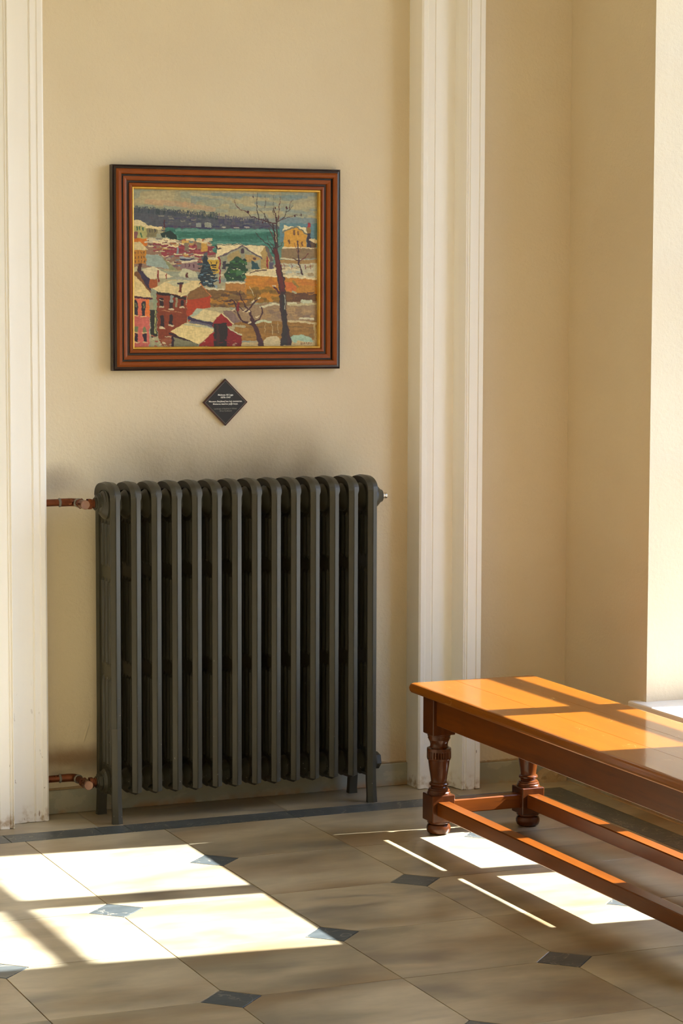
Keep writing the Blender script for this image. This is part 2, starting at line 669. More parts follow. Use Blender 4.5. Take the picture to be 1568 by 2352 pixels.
# baseboards
bm = bmesh.new()
box(bm, NX0 + .001, NX1 - .001, 7.318, YN, 0.0, 0.076, 0.002)
struct(finish(bm, 'baseboard_niche', M['skirt']), 'low grey marble skirting behind the radiator')
bm = bmesh.new()
lo = [(3.565, 7.238), (3.897, 7.208), (3.897, YB), (3.565, YB)]
prism(bm, lo, 0.0, 0.070, 0.003)
struct(finish(bm, 'baseboard_back', M['skirt']), 'low grey marble skirting right of the white casing')
bm = bmesh.new()
box(bm, 3.897, XR, YF, 7.25, 0.0, 0.070, 0.002)
bb_r = struct(finish(bm, 'baseboard_right', M['skirt']), 'low grey marble skirting under the window')
bm = bmesh.new()
box(bm, XL, 1.88, 7.225, YB, 0.0, 0.070, 0.002)
struct(finish(bm, 'baseboard_left', M['skirt']), 'grey marble skirting left of the niche')


def mortar(name, pts, w, h):
    """irregular mortar fillet along a line of points"""
    rnd = random.Random(len(pts) * 7 + int(pts[0][0] * 100))
    b_ = bmesh.new()
    P0, P1 = Vector(pts[0]), Vector(pts[1])
    n = 60
    pp = []
    rr = []
    for k in range(n + 1):
        pp.append(P0.lerp(P1, k / n))
        rr.append(w * (0.6 + 0.8 * rnd.random()))
    tube(b_, pp, rr, 6)
    return finish(b_, name, M['mortar'], None, 60)


for nm, pts, w in (('trim_1', ((NX0 + .003, 7.327, .078), (NX1 - .003, 7.327, .078)), .0045),
                   ('trim_2', ((3.567, 7.246, .072), (3.92, 7.246, .072)), .004),
                   ('trim_3', ((3.8965, 7.2, .0), (3.8965, 4.0, .0)), .003)):
    struct(mortar(nm, pts, w, w), 'crumbling tan mortar line along the skirting')
# lump of spilt mortar in the corner
bm = bmesh.new()
bmesh.ops.create_icosphere(bm, subdivisions=3, radius=1.0)
rnd = random.Random(5)
for v in bm.verts:
    k = 1 + 0.35 * (rnd.random() - .5)
    v.co = Vector((v.co.x * .062 * k, v.co.y * .03 * k, max(0, v.co.z) * .042 * k))
struct(finish(bm, 'trim_4', M['mortar'], None, 30, (3.85, 7.195, 0.0)), 'lump of crumbled mortar in the wall corner')

# ------------------------------------------------------------------ door-like white casings of the niche
PROF = [(-.002, 7.3305), (-.002, 7.236), (.004, 7.231), (.018, 7.230), (.021, 7.2325), (.040, 7.230), (.0425, 7.2345), (.045, 7.2345),
        (.047, 7.231), (.060, 7.2305), (.117, 7.2305), (.1185, 7.224), (.1195, 7.207), (.1225, 7.192), (.1262, 7.180), (.1275, 7.166),
        (.129, 7.1645), (.1315, 7.1655), (.1325, 7.169), (.1345, 7.1695), (.136, 7.1655), (.1385, 7.1655), (.140, 7.169), (.142, 7.169),
        (.1437, 7.1645), (.173, 7.1645), (.1742, 7.1675), (.1755, 7.1675), (.177, 7.1635), (.1925, 7.1635), (.1940, 7.1655), (.1945, 7.2505)]


def casing(name, x0, sgn, z1, label):
    b_ = bmesh.new()
    rnd_ = random.Random(3 if sgn > 0 else 9)
    zs_ = [0.0, 0.3, 1.0, 2.0, z1]
    rows = []
    for z in zs_:
        row = []
        for u, y in PROF:
            dz = 0.003 * rnd_.random() if z == 0 else 0
            row.append(b_.verts.new((x0 + sgn * u, y, z + dz)))
        rows.append(row)
    n_ = len(PROF)
    for r0, r1 in zip(rows[:-1], rows[1:]):
        for k in range(n_):
            b_.faces.new((r0[k], r0[(k + 1) % n_], r1[(k + 1) % n_], r1[k]))
    b_.faces.new(rows[0][::-1])
    b_.faces.new(rows[-1])
    return struct(finish(b_, name, M['paint'], None, 35), label)


casing('trim_5', NX0, -1, 3.45, 'white moulded casing on the left edge of the niche')
casing('trim_6', NX1, 1, 3.45, 'white moulded casing on the right edge of the niche')
bm = bmesh.new()
box(bm, NX0 - .25, NX1 + .25, 7.15, YB + .001, 3.45, 3.66, 0.01)
struct(finish(bm, 'trim_7', M['paint']), 'white head casing over the niche')

# ------------------------------------------------------------------ floor tiles
T, X0, Y0, DD = 0.4421, 2.8311, 6.0981, 0.1718
GAP = 0.0012
rnd = random.Random(11)


def tile_poly(i, j):
    """cell whose high-x high-y corner is grid node (i, j)"""
    xa, xb = X0 - (i + 1) * T + GAP, X0 - i * T - GAP
    ya, yb = Y0 - (j + 1) * T + GAP, Y0 - j * T - GAP
    d = DD * T + GAP * 0.4
    out = []
    for (cx, cy, ii, jj, sx, sy, first) in ((xa, ya, i + 1, j + 1, 1, 1, 'y'), (xb, ya, i, j + 1, -1, 1, 'x'),
                                            (xb, yb, i, j, -1, -1, 'y'), (xa, yb, i + 1, j, 1, -1, 'x')):
        if (ii + jj) % 2 == 0 and ii > -2 and jj > -2:
            a_ = (cx, cy + sy * d)
            b_ = (cx + sx * d, cy)
            out += [a_, b_] if first == 'y' else [b_, a_]
        else:
            out.append((cx, cy))
    return out


def diamond_poly(i, j):
    cx, cy = X0 - i * T, Y0 - j * T
    d = DD * T - GAP * 1.2
    return [(cx - d, cy), (cx, cy - d), (cx + d, cy), (cx, cy + d)]


def clip_half(poly, ax, v, keep_less):
    out = []
    n = len(poly)
    for k in range(n):
        p, q = poly[k], poly[(k + 1) % n]
        ip = (p[ax] <= v) == keep_less or p[ax] == v
        iq = (q[ax] <= v) == keep_less or q[ax] == v
        if ip:
            out.append(p)
        if ip != iq:
            t = (v - p[ax]) / (q[ax] - p[ax])
            out.append((p[0] + (q[0] - p[0]) * t, p[1] + (q[1] - p[1]) * t))
    return out


def near(i, j):
    x, y = X0 - (i + .5) * T, Y0 - (j + .5) * T
    return 0.0 < x < 3.75 and 3.3 < y < 7.0


far_t, far_d = bmesh.new(), bmesh.new()
YTOP, XRT = Y0 + 2 * T - GAP, X0 + 2 * T - GAP
for i in range(-2, 15):
    for j in range(-2, 21):
        pl = tile_poly(i, j)
        ym = Y0 - (j + 1) * T
        if ym < YF - .5 or X0 - i * T < XL:
            continue
        if near(i, j):
            b_ = bmesh.new()
            cx, cy = X0 - (i + .5) * T, Y0 - (j + .5) * T
            prism(b_, [(x - cx, y - cy) for x, y in pl], -0.02, 0.0, 0.0005)
            o = finish(b_, 'floor_tile', M['marble'], floor, None, (cx, cy, rnd.uniform(-.0003, .0003)))
        else:
            prism(far_t, pl, -0.02, 0.0, 0.0009)
for i in range(-2, 16):
    for j in range(-2, 22):
        if (i + j) % 2 or i == -2 or j == -2:
            continue
        cx, cy = X0 - i * T, Y0 - j * T
        if cy < YF - .3 or cx < XL:
            continue
        pl = diamond_poly(i, j)
        if i == -2:
            pl = clip_half(pl, 0, XRT, True)
        if j == -2:
            pl = clip_half(pl, 1, YTOP, True)
        if near(i, j) or near(i - 1, j) or near(i, j - 1):
            b_ = bmesh.new()
            prism(b_, [(x - cx, y - cy) for x, y in pl], -0.02, 0.0, 0.0003)
            finish(b_, 'diamond_inset', M['slate'], floor, None, (cx, cy, -.0002))
        else:
            prism(far_d, pl, -0.02, 0.0, 0.0007)
finish(far_t, 'distant_tiles', M['marble'], floor, kind='stuff')
finish(far_d, 'distant_insets', M['slate'], floor, kind='stuff')

# border: dark strips, then pale strips against the walls
BW = 0.107


def strip(name, x0, x1, y0, y1, mat):
    b_ = bmesh.new()
    cx, cy = (x0 + x1) / 2, (y0 + y1) / 2
    prism(b_, [(x0 - cx + GAP * .6, y0 - cy + GAP * .6), (x1 - cx - GAP * .6, y0 - cy + GAP * .6),
               (x1 - cx - GAP * .6, y1 - cy - GAP * .6), (x0 - cx + GAP * .6, y1 - cy - GAP * .6)], -0.02, 0.0, 0.0008)
    return finish(b_, name, mat, floor, None, (cx, cy, 0))


yb0, yb1 = YTOP + GAP, YTOP + BW
xs = [XL, -1.6, -0.3, 0.75, 1.33, 1.905, 2.195, 2.29, 2.828, 3.36, XRT + GAP]
for a, b in zip(xs[:-1], xs[1:]):
    strip('border_tile', a, b, yb0, yb1, M['slate'])
xb0, xb1 = XRT + GAP, XRT + BW
ycuts = [YF, -1.2, 0.3, 1.6, 2.9, 4.1, 5.2, 6.25, yb1]
for a, b in zip(ycuts[:-1], ycuts[1:]):
    strip('border_tile', xb0, xb1, a, b, M['slate'])
xs = [XL, -2.0, -1.0, 0.0, 1.0, 1.88]
for a, b in zip(xs[:-1], xs[1:]):
    strip('edge_slab', a, b, yb1, 7.25, M['marble'])
xs = [1.88, 2.21, 2.84, 3.45, 3.9]
for a, b in zip(xs[:-1], xs[1:]):
    strip('edge_slab', a, b, yb1, 7.329 if b < 3.6 else 7.25, M['marble'])
ycuts = [YF, -1.2, 0.0, 1.2, 2.4, 3.6, 4.8, 6.0, yb1]
for a, b in zip(ycuts[:-1], ycuts[1:]):
    strip('edge_slab', xb1, 3.9, a, b, M['marble'])

# ------------------------------------------------------------------ radiator
RX, PITCH, NSEC = 2.2765, 0.0666, 14
RY0, RY1, RYM = 7.105, 7.275, 7.19
ZT, ZB = 0.992, 0.120        # hub heights
rad = empty('radiator', (RX + PITCH * 6.5, RYM, 0.0), 'dark grey cast iron column radiator standing in the niche under the painting', 'radiator')


def outline():
    """closed path in (y, z) of the rim centre line, with outward normal (y, z)"""
    pts = []
    zt, zb = 1.019, 0.092
    # front side upward
    for z in (zb, 0.14, 0.3, 0.5, 0.7, 0.9, zt - .012):
        pts.append((RY0, z))
    na = 14
    for k in range(na + 1):          # arch over the top
        a = math.pi * k / na
        c, s = math.cos(a), math.sin(a)
        y = RYM - (RYM - RY0) * math.copysign(abs(c) ** 0.86, c)
        z = zt + 0.044 * (abs(s) ** 0.95)
        if k in (0, na):
            z = zt
        pts.append((y, z))
    for z in (zt - .012, 0.9, 0.7, 0.5, 0.3, 0.14, zb):
        pts.append((RY1, z))
    for k in range(1, 8):            # shallow belly along the bottom
        t = k / 8
        y = RY1 + (RY0 - RY1) * t
        pts.append((y, zb - 0.006 - 0.006 * math.sin(math.pi * t)))
    return pts


def section_mesh():
    b_ = bmesh.new()
    pts = outline()
    n_ = len(pts)
    # rim cross-section: (x, depth) ; depth positive = outward
    cs = [(-.0150, -.0120), (-.0150, -.0075), (-.0026, .0), (-.0020, -.0008), (-.0008, .0007), (.0004, -.0008), (.0010, .0), (.0152, -.0052), (.0150, -.0105), (.0100, -.0300), (-.0100, -.0300)]
    rings = []
    for k, (y, z) in enumerate(pts):
        y0_, z0_ = pts[k - 1]
        y1_, z1_ = pts[(k + 1) % n_]
        ty, tz = y1_ - y0_, z1_ - z0_
        L_ = math.hypot(ty, tz)
        ny, nz = -tz / L_, ty / L_
        ring = []
        top = z > 1.012
        bot = z < 0.0915
        for (x, d) in cs:
            xx, dd = x, d
            if top and d > -.014:
                dd = d * 0.45
                xx = x * 1.15        # the cap overhangs a little
            if d < -.02:
                dd = -.026
            if bot and abs(x) > .012:
                dd = d - .006
            ring.append(b_.verts.new((xx, y + ny * dd - RYM, z + nz * dd)))
        rings.append(ring)
    m_ = len(cs)
    for k in range(n_):
        a, c = rings[k], rings[(k + 1) % n_]
        for q in range(m_):
            b_.faces.new((a[q], a[(q + 1) % m_], c[(q + 1) % m_], c[q]))
    # inner web
    box(b_, -.004, .004, RY0 + .024 - RYM, RY1 - .024 - RYM, .11, 1.03)
    # two inner water columns, each broken into three lengths by bridges
    for yy in (-.034, .0, .034):
        for (za, zb_) in ((.165, .455), (.487, .765), (.797, .945)):
            r = .0115
            lathe(b_, [(.004, za), (r, za + .012), (r, zb_ - .012), (.004, zb_)], 12, 'Z', (0, yy, 0))
    # hubs joining neighbouring sections
    for zc, rr in ((ZT, .041), (ZB, .036)):
        lathe(b_, [(rr * .62, -.0333), (rr * .66, -.028), (rr * .95, -.018), (rr * 1.12, -.010), (rr * 1.12, .010), (rr * .95, .018), (rr * .66, .028), (rr * .62, .0333)], 28, 'X', (0, 0, zc))
    return b_


sec = finish(section_mesh(), 'radiator_section', M['iron'], rad, 19)
for k in range(NSEC):
    o = sec if k == 0 else sec.copy()
    if k:
        COL.objects.link(o)
    o.location = (RX + PITCH * k - rad.location.x, 0, 0)


def radiator_leg(front):
    b_ = bmesh.new()
    s = -1 if front else 1
    yo = (RY0 if front else RY1) - RYM
    rows = [(.30, 0.0, .0148, .022), (.14, 0.0, .0150, .026), (.07, .001, .0155, .024), (.02, .006, .0160, .022), (.0, .008, .0168, .024)]
    rings = []
    for z, out, hw, dep in rows:
        y0_ = yo + s * out
        y1_ = y0_ - s * dep
        ring = [(-hw, y0_ - s * .005), (0.001, y0_ + s * .0012), (hw, y0_ - s * .005), (hw * .85, y1_), (-hw * .85, y1_)]
        rings.append([b_.verts.new((x, y, z)) for x, y in ring])
    for a, c in zip(rings[:-1], rings[1:]):
        for q in range(5):
            b_.faces.new((a[q], a[(q + 1) % 5], c[(q + 1) % 5], c[q]))
    b_.faces.new(rings[0])
    b_.faces.new(rings[-1][::-1])
    return b_


for k in (0, NSEC - 1):
    for fr in (True, False):
        finish(radiator_leg(fr), 'leg', M['iron'], rad, 30, (RX + PITCH * k - rad.location.x, 0, 0))
xl = RX - rad.location.x
xr_ = RX + PITCH * 13 - rad.location.x


def hexprof(b_, x0, x1, r, zc, y=0.0):
    ring = []
    for x, rr in ((x0, r * .93), (x0 + .002, r), (x1 - .002, r), (x1, r * .93)):
        ring.append([b_.verts.new((x, y + rr * math.cos(math.pi / 3 * k + .25), zc + rr * math.sin(math.pi / 3 * k + .25))) for k in range(6)])
    for a, c in zip(ring[:-1], ring[1:]):
        for q in range(6):
            b_.faces.new((a[q], a[(q + 1) % 6], c[(q + 1) % 6], c[q]))
    b_.faces.new(ring[0])
    b_.faces.new(ring[-1])


for zc in (ZT + .004, ZB):
    b_ = bmesh.new()
    lathe(b_, [(.040, xl - .004), (.040, xl - .016), (.034, xl - .021), (.033, xl - .026)], 28, 'X', (0, 0, zc))
    hexprof(b_, xl - .038, xl - .025, .029, zc)
    lathe(b_, [(.019, xl - .037), (.019, xl - .043)], 20, 'X', (0, 0, zc))
    finish(b_, 'inlet_bushing', M['iron'], rad, 30)
b_ = bmesh.new()
lathe(b_, [(.040, xr_ + .010), (.040, xr_ + .036), (.036, xr_ + .046), (.022, xr_ + .060), (.020, xr_ + .066)], 28, 'X', (0, 0, ZT))
finish(b_, 'end_cap', M['iron'], rad, 30)
b_ = bmesh.new()
lathe(b_, [(.038, xr_ + .010), (.036, xr_ + .036), (.032, xr_ + .042)], 28, 'X', (0, 0, ZB))
hexprof(b_, xr_ + .040, xr_ + .060, .028, ZB)
finish(b_, 'end_plug', M['iron'], rad, 30)
b_ = bmesh.new()
lathe(b_, [(.013, xr_ + .065), (.013, xr_ + .070), (.008, xr_ + .071), (.008, xr_ + .077), (.010, xr_ + .0775), (.010, xr_ + .084), (.006, xr_ + .085)], 20, 'X', (0, 0, ZT))
o = finish(b_, 'air_vent', M['chrome'], rad, 30)
o['label'] = 'small chrome air vent'


# ------------------------------------------------------------------ copper pipes with valves
def pipework(zc, yp, ycap, label, dz=0.0):
    t = empty('radiator_pipe', (2.15, yp, zc), label, 'pipe')
    ox, oy, oz = t.location
    def P(x, y, z=zc):
        return (x - ox, y - oy, z - oz)
    xe = 2.197            # elbow
    b_ = bmesh.new()
    tube(b_, [P(2.02, yp), P(2.165, yp)], .0112, 20)
    finish(b_, 'pipe', M['copper'], t, 40)
    b_ = bmesh.new()
    R_ = .024
    pts = [P(2.147, yp), P(xe - R_, yp)]
    for k in range(1, 8):
        a = math.pi / 2 * k / 7
        pts.append(P(xe - R_ + R_ * math.sin(a), yp - R_ + R_ * math.cos(a)))
    pts.append(P(xe, yp - R_ - .006))
    tube(b_, pts, .0128, 20)
    finish(b_, 'elbow', M['copper'], t, 40)
    for p0, ax in ((P(2.146, yp), 'X'), (P(xe, yp - R_ - .008), 'Y')):
        b_ = bmesh.new()
        lathe(b_, [(.0118, -.004), (.0145, -.001), (.0142, .002), (.0118, .004)], 20, ax, p0)
        rj = random.Random(7)
        for v in b_.verts:
            v.co += Vector((rj.uniform(-1, 1), rj.uniform(-1, 1), rj.uniform(-1, 1))) * .0008
        finish(b_, 'solder_joint', M['solder'], t, 50)
    ye = yp - R_ - .010
    b_ = bmesh.new()
    tube(b_, [P(xe, ye + .004), P(xe, ycap + .05)], .0112, 20)
    # hexagonal collar
    ring = []
    y_a, y_b = ycap + .052, ycap + .040
    for y, rr in ((y_a, .015), (y_a - .002, .0165), (y_b + .002, .0165), (y_b, .015)):
        ring.append([b_.verts.new(P(xe + rr * math.cos(math.pi / 3 * k + .3), y, zc + rr * math.sin(math.pi / 3 * k + .3))) for k in range(6)])
    for a, c in zip(ring[:-1], ring[1:]):
        for q in range(6):
            b_.faces.new((a[q], a[(q + 1) % 6], c[(q + 1) % 6], c[q]))
    b_.faces.new(ring[0])
    b_.faces.new(ring[-1])
    lathe(b_, [(.0135, 0), (.0135, -.040)], 24, 'Y', P(xe, ycap + .041))
    # side outlet
    tube(b_, [P(xe, RYM), P(2.214, RYM)], .0115, 20)
    finish(b_, 'valve_body', M['copper'], t, 35)
    b_ = bmesh.new()
    lathe(b_, [(.0138, 0.004), (.0142, 0.002), (.0142, -.004), (.0128, -.0055), (.0100, -.0050)], 28, 'Y', P(xe, ycap))
    o_ = finish(b_, 'valve_cap', M['copper_cap'], t, 35)
    o_['label'] = 'dull grey-brown round valve cap'
    b_ = bmesh.new()
    hx = P(2.2135, RYM)
    hexprof2 = []
    for x, rr in ((2.211, .0165), (2.2125, .018), (2.2225, .018), (2.224, .0165)):
        hexprof2.append([b_.verts.new(P(x, RYM + rr * math.cos(math.pi / 3 * k), zc + rr * math.sin(math.pi / 3 * k))) for k in range(6)])
    for a, c in zip(hexprof2[:-1], hexprof2[1:]):
        for q in range(6):
            b_.faces.new((a[q], a[(q + 1) % 6], c[(q + 1) % 6], c[q]))
    b_.faces.new(hexprof2[0])
    b_.faces.new(hexprof2[-1])
    lathe(b_, [(.013, 2.2235 - ox), (.013, 2.2285 - ox), (.0148, 2.229 - ox), (.0148, 2.2325 - ox), (.012, 2.2335 - ox)], 24, 'X', (0, RYM - oy, 0))
    finish(b_, 'union_nut', M['copper'], t, 35)
    return t


pipework(ZT + .004, 7.270, 7.165, 'copper pipe and valve entering the top left of the radiator')
pipework(ZB, 7.290, 7.150, 'copper pipe and valve entering the bottom left of the radiator')


# ------------------------------------------------------------------ framed painting
FX0, FX1, FZ0, FZ1 = 2.333, 3.108, 1.403, 2.048
FYF, FYB = 7.292, 7.327
pic = empty('framed_painting', ((FX0 + FX1) / 2, FYB, (FZ0 + FZ1) / 2),
            'oil painting of a snowy town by water in a brown stepped frame above the radiator', 'painting')
pcx, pcz = (FX0 + FX1) / 2, (FZ0 + FZ1) / 2
# profile from the outer edge inwards: (offset, depth towards the room, material of the facet that follows)
FP = [(.000, .000, 1), (.000, .024, 1), (.0015, .026, 1), (.004, .0245, 1), (.006, .0275, 1), (.012, .029, 0), (.014, .033, 0), (.019, .0355, 0), (.026, .0345, 0), (.029, .031, 1),
      (.0305, .0245, 1), (.0345, .0245, 1), (.0355, .028, 0), (.041, .0275, 0), (.047, .0260, 0), (.049, .021, 1), (.0545, .021, 1), (.0565, .0235, 0), (.062, .0245, 0), (.0655, .0225, 0), (.0675, .018, 0), (.0680, .006, 0)]
GP = [(.0675, .006), (.0675, .0200), (.0690, .0215), (.0720, .0205), (.0745, .0155), (.0750, .006)]
W2, H2 = (FX1 - FX0) / 2, (FZ1 - FZ0) / 2


def rail(prof, side, mats, name, mat, close=True):
    """one mitred frame member; side 0 bottom,1 right,2 top,3 left. local origin = frame centre on the wall plane"""
    b_ = bmesh.new()
    hx, hz = (W2, H2) if side in (0, 2) else (H2, W2)
    rot = [0, 1, 2, 3][side]
    rows = []
    for q in prof:
        u, d = q[0], q[1]
        rw = []
        for s in (-1, 1):
            x, z = s * (hx - u), -(hz - u)
            for _ in range(rot):
                x, z = -z, x
            rw.append(b_.verts.new((x, -d, z)))
        rows.append(rw)
    n_ = len(prof)
    for k in range(n_):
        if k == n_ - 1 and not close:
            continue
        a, c = rows[k], rows[(k + 1) % n_]
        f = b_.faces.new((a[0], a[1], c[1], c[0]))
        if mats:
            f.material_index = prof[k][2]
    b_.faces.new([r[0] for r in rows])
    b_.faces.new([r[1] for r in rows][::-1])
    return finish(b_, name, mat, pic)


for s in range(4):
    rail(FP, s, True, 'frame_rail', [M['f_red'], M['f_black']])
for s in range(4):
    o = rail(GP, s, False, 'gilt_slip', M['gilt'])
    o['label'] = 'thin rubbed gold slip'
bm = bmesh.new()
box(bm, -W2 + .02, W2 - .02, -.006, .0, -H2 + .02, H2 - .02)
finish(bm, 'backing_board', M['f_black'], pic)

# --- the painted surface: a colour raster made of polygons and brush strokes
CW, CH = 430, 364
PU0, PU1, PV1 = 199.0, 1378.0, 1240.0      # extents in study coordinates


def S2L(c):
    c = np.array(c, float) / 255.0
    return np.where(c <= 0.04045, c / 12.92, ((c + 0.055) / 1.055) ** 2.4)


yy, xx = np.mgrid[0:CH, 0:CW].astype(float)
XP = PU0 + (xx + .5) / CW * (PU1 - PU0)
tt = (XP - PU0) / (PU1 - PU0)
YP = (218 + 20 * tt) + (yy + .5) / CH * (PV1 - (218 + 20 * tt))
rs = np.random.RandomState(4)


def vnoise(sx, sy, seed):
    r = np.random.RandomState(seed)
    gx, gy = int(CW / sx) + 3, int(CH / sy) + 3
    gr = r.rand(gy, gx)
    fx, fy = xx / sx, yy / sy
    ix, iy = fx.astype(int), fy.astype(int)
    ax, ay = fx - ix, fy - iy
    ax, ay = ax * ax * (3 - 2 * ax), ay * ay * (3 - 2 * ay)
    return (gr[iy, ix] * (1 - ax) + gr[iy, ix + 1] * ax) * (1 - ay) + (gr[iy + 1, ix] * (1 - ax) + gr[iy + 1, ix + 1] * ax) * ay


WX = XP + (vnoise(9, 6, 1) - .5) * 10 + (vnoise(2, 3, 2) - .5) * 3
WY = YP + (vnoise(8, 9, 3) - .5) * 9 + (vnoise(3, 2, 5) - .5) * 3
IMG = np.zeros((CH, CW, 3))


def fillmask(mk, col, alpha=1.0):
    IMG[mk] = IMG[mk] * (1 - alpha) + S2L(col) * alpha


def poly(pts, col, alpha=1.0, warp=True):
    X, Y = (WX, WY) if warp else (XP, YP)
    px = [p[0] for p in pts]
    py = [p[1] for p in pts]
    inside = np.zeros(X.shape, bool)
    j = len(pts) - 1
    for i in range(len(pts)):
        xi, yi, xj, yj = px[i], py[i], px[j], py[j]
        if yi != yj:
            cnd = ((yi > Y) != (yj > Y)) & (X < (xj - xi) * (Y - yi) / (yj - yi) + xi)
            inside ^= cnd
        j = i
    fillmask(inside, col, alpha)


def stroke(pts, w, col, alpha=1.0, w2=None):
    w2 = w if w2 is None else w2
    n = len(pts) - 1
    for k in range(n):
        (x0, y0), (x1, y1) = pts[k], pts[k + 1]
        dx, dy = x1 - x0, y1 - y0
        L2 = dx * dx + dy * dy + 1e-6
        t = np.clip(((WX - x0) * dx + (WY - y0) * dy) / L2, 0, 1)
        d = np.hypot(WX - x0 - t * dx, WY - y0 - t * dy)
        ww = w + (w2 - w) * (k + t) / n
        fillmask(d < ww / 2, col, alpha)


def rect(x0, y0, x1, y1, col, a=1.0):
    poly([(x0, y0), (x1, y0), (x1, y1), (x0, y1)], col, a)


def dots(x0, y0, x1, y1, n, cols, w, h, seed, a=1.0):
    r = random.Random(seed)
    for _ in range(n):
        cx, cy = r.uniform(x0, x1), r.uniform(y0, y1)
        ww, hh = w * r.uniform(.5, 1.3), h * r.uniform(.5, 1.3)
        col = r.choice(cols)
        stroke([(cx - ww / 2, cy + r.uniform(-2, 2)), (cx + ww / 2, cy + r.uniform(-2, 2))], hh, col, a)


# sky
IMG[:] = S2L((150, 144, 112))
n1, n2 = vnoise(60, 14, 7), vnoise(30, 8, 8)
fillmask(n1 > .55, (168, 154, 114), .6)
fillmask(n2 > .62, (126, 138, 122), .6)
fillmask((n1 < .35) & (XP > 560), (112, 128, 124), .6)
stroke([(290, 300), (520, 320), (700, 350)], 34, (176, 140, 104), .55)
stroke([(700, 250), (1000, 262), (1300, 270)], 20, (106, 126, 124), .7)
stroke([(900, 345), (1150, 350), (1360, 380)], 22, (116, 132, 124), .6)
stroke([(560, 250), (800, 280), (1000, 330)], 18, (170, 156, 116), .6)
stroke([(1150, 420), (1372, 430)], 46, (100, 122, 128), .8)
# far shore
poly([(190, 345), (330, 352), (470, 368), (600, 388), (720, 402), (860, 412), (960, 420), (1080, 440), (1130, 462), (1130, 476), (190, 476)], (72, 76, 84))
r_ = random.Random(2)
for k in range(60):
    x = 200 + k * 9
    y = 342 + (x - 200) * .085
    stroke([(x, y - r_.uniform(0, 16)), (x, y + 26)], 7, r_.choice([(44, 58, 62), (58, 66, 76), (66, 74, 80)]))
for k in range(22):
    x = 740 + k * 15
    stroke([(x, 398 + (x - 740) * .08 - r_.uniform(0, 12)), (x, 440)], 10, r_.choice([(66, 66, 84), (80, 78, 92), (58, 62, 80)]))
stroke([(742, 378), (742, 410)], 6, (92, 72, 76))
stroke([(950, 408), (952, 420)], 26, (56, 62, 78))
dots(260, 392, 1000, 450, 70, [(96, 98, 96), (62, 62, 92), (84, 78, 84), (54, 58, 84), (120, 116, 104)], 24, 8, 3, .8)
dots(380, 455, 1050, 470, 28, [(54, 50, 82), (70, 60, 80), (50, 52, 78)], 40, 9, 4)
rect(595, 440, 625, 466, (126, 132, 124))
rect(650, 436, 692, 466, (136, 138, 122))
rect(625, 446, 650, 468, (52, 50, 74))
stroke([(760, 463), (782, 464)], 6, (170, 164, 144))
stroke([(838, 466), (862, 467)], 6, (160, 156, 140))
stroke([(905, 466), (935, 468)], 6, (160, 150, 140))
# water
poly([(380, 468), (700, 476), (1150, 474), (1160, 660), (690, 660), (660, 570), (420, 545)], (52, 106, 92))
wv = vnoise(40, 4, 12)
wat = (YP > 476) & (YP < 640) & (XP > 420) & (XP < 1150)
fillmask(wat & (wv > .6), (80, 132, 116), .7)
fillmask(wat & (wv < .3), (34, 88, 74), .7)
stroke([(470, 484), (1100, 486)], 16, (96, 138, 124), .7)
stroke([(490, 522), (800, 530), (1080, 540)], 22, (36, 92, 76), .8)
poly([(1130, 440), (1380, 440), (1380, 600), (1130, 600)], (84, 118, 124))
poly([(1120, 560), (1160, 560), (1160, 700), (1080, 700)], (86, 122, 106))
# left upper town
poly([(190, 424), (240, 420), (300, 455), (380, 466), (380, 478), (200, 470)], (198, 182, 136))
poly([(190, 455), (288, 462), (286, 540), (190, 540)], (158, 154, 96))
for x in (222, 240, 264):
    stroke([(x, 468), (x, 484)], 9, (58, 92, 72))
stroke([(216, 505), (216, 528)], 26, (118, 74, 74))
stroke([(248, 505), (248, 528)], 9, (50, 96, 70))
poly([(286, 462), (352, 470), (350, 528), (284, 532)], (116, 108, 76))
for x in (303, 322, 338):
    stroke([(x, 480), (x, 496)], 6, (66, 62, 56))
stroke([(284, 462), (370, 474)], 16, (206, 188, 138))
stroke([(394, 424), (394, 470)], 8, (72, 30, 40))
stroke([(392, 470), (391, 520)], 11, (132, 116, 78))
stroke([(380, 488), (404, 488)], 6, (60, 66, 80))
poly([(372, 505), (400, 495), (400, 530), (372, 528)], (30, 50, 44))
poly([(400, 498), (430, 488), (465, 510), (478, 545), (440, 540), (405, 530)], (28, 48, 44))
poly([(190, 540), (286, 536), (290, 600), (190, 590)], (186, 104, 26))
poly([(286, 535), (420, 540), (660, 560), (700, 620), (760, 670), (700, 760), (190, 720), (190, 580), (290, 590)], (132, 104, 84))
T_COLS = [(130, 58, 62), (150, 96, 62), (176, 160, 124), (96, 64, 68), (186, 150, 76), (148, 136, 112), (200, 184, 144), (110, 84, 92), (104, 118, 116)]
dots(300, 545, 690, 720, 190, T_COLS, 26, 11, 9)
dots(380, 585, 700, 650, 50, [(134, 54, 62), (118, 48, 58), (150, 70, 70)], 36, 14, 10)
dots(290, 540, 680, 560, 26, [(204, 190, 150), (190, 180, 150)], 34, 10, 14)
for (x, y) in ((400, 570), (450, 585), (520, 575), (560, 600), (480, 640), (560, 665), (610, 640), (350, 560)):
    stroke([(x - 26, y), (x + 24, y + 5)], 9, (206, 190, 146))
    stroke([(x - 20, y + 12), (x + 20, y + 14)], 12, (124, 52, 60))
rect(468, 596, 480, 640, (120, 136, 134))
rect(520, 568, 545, 620, (118, 106, 86))
rect(595, 560, 628, 606, (120, 108, 84))
rect(626, 565, 662, 620, (178, 138, 62))
stroke([(600, 556), (664, 568)], 12, (206, 186, 134))
stroke([(497, 672), (580, 676)], 16, (50, 50, 74))
stroke([(490, 662), (560, 664)], 10, (140, 146, 144))
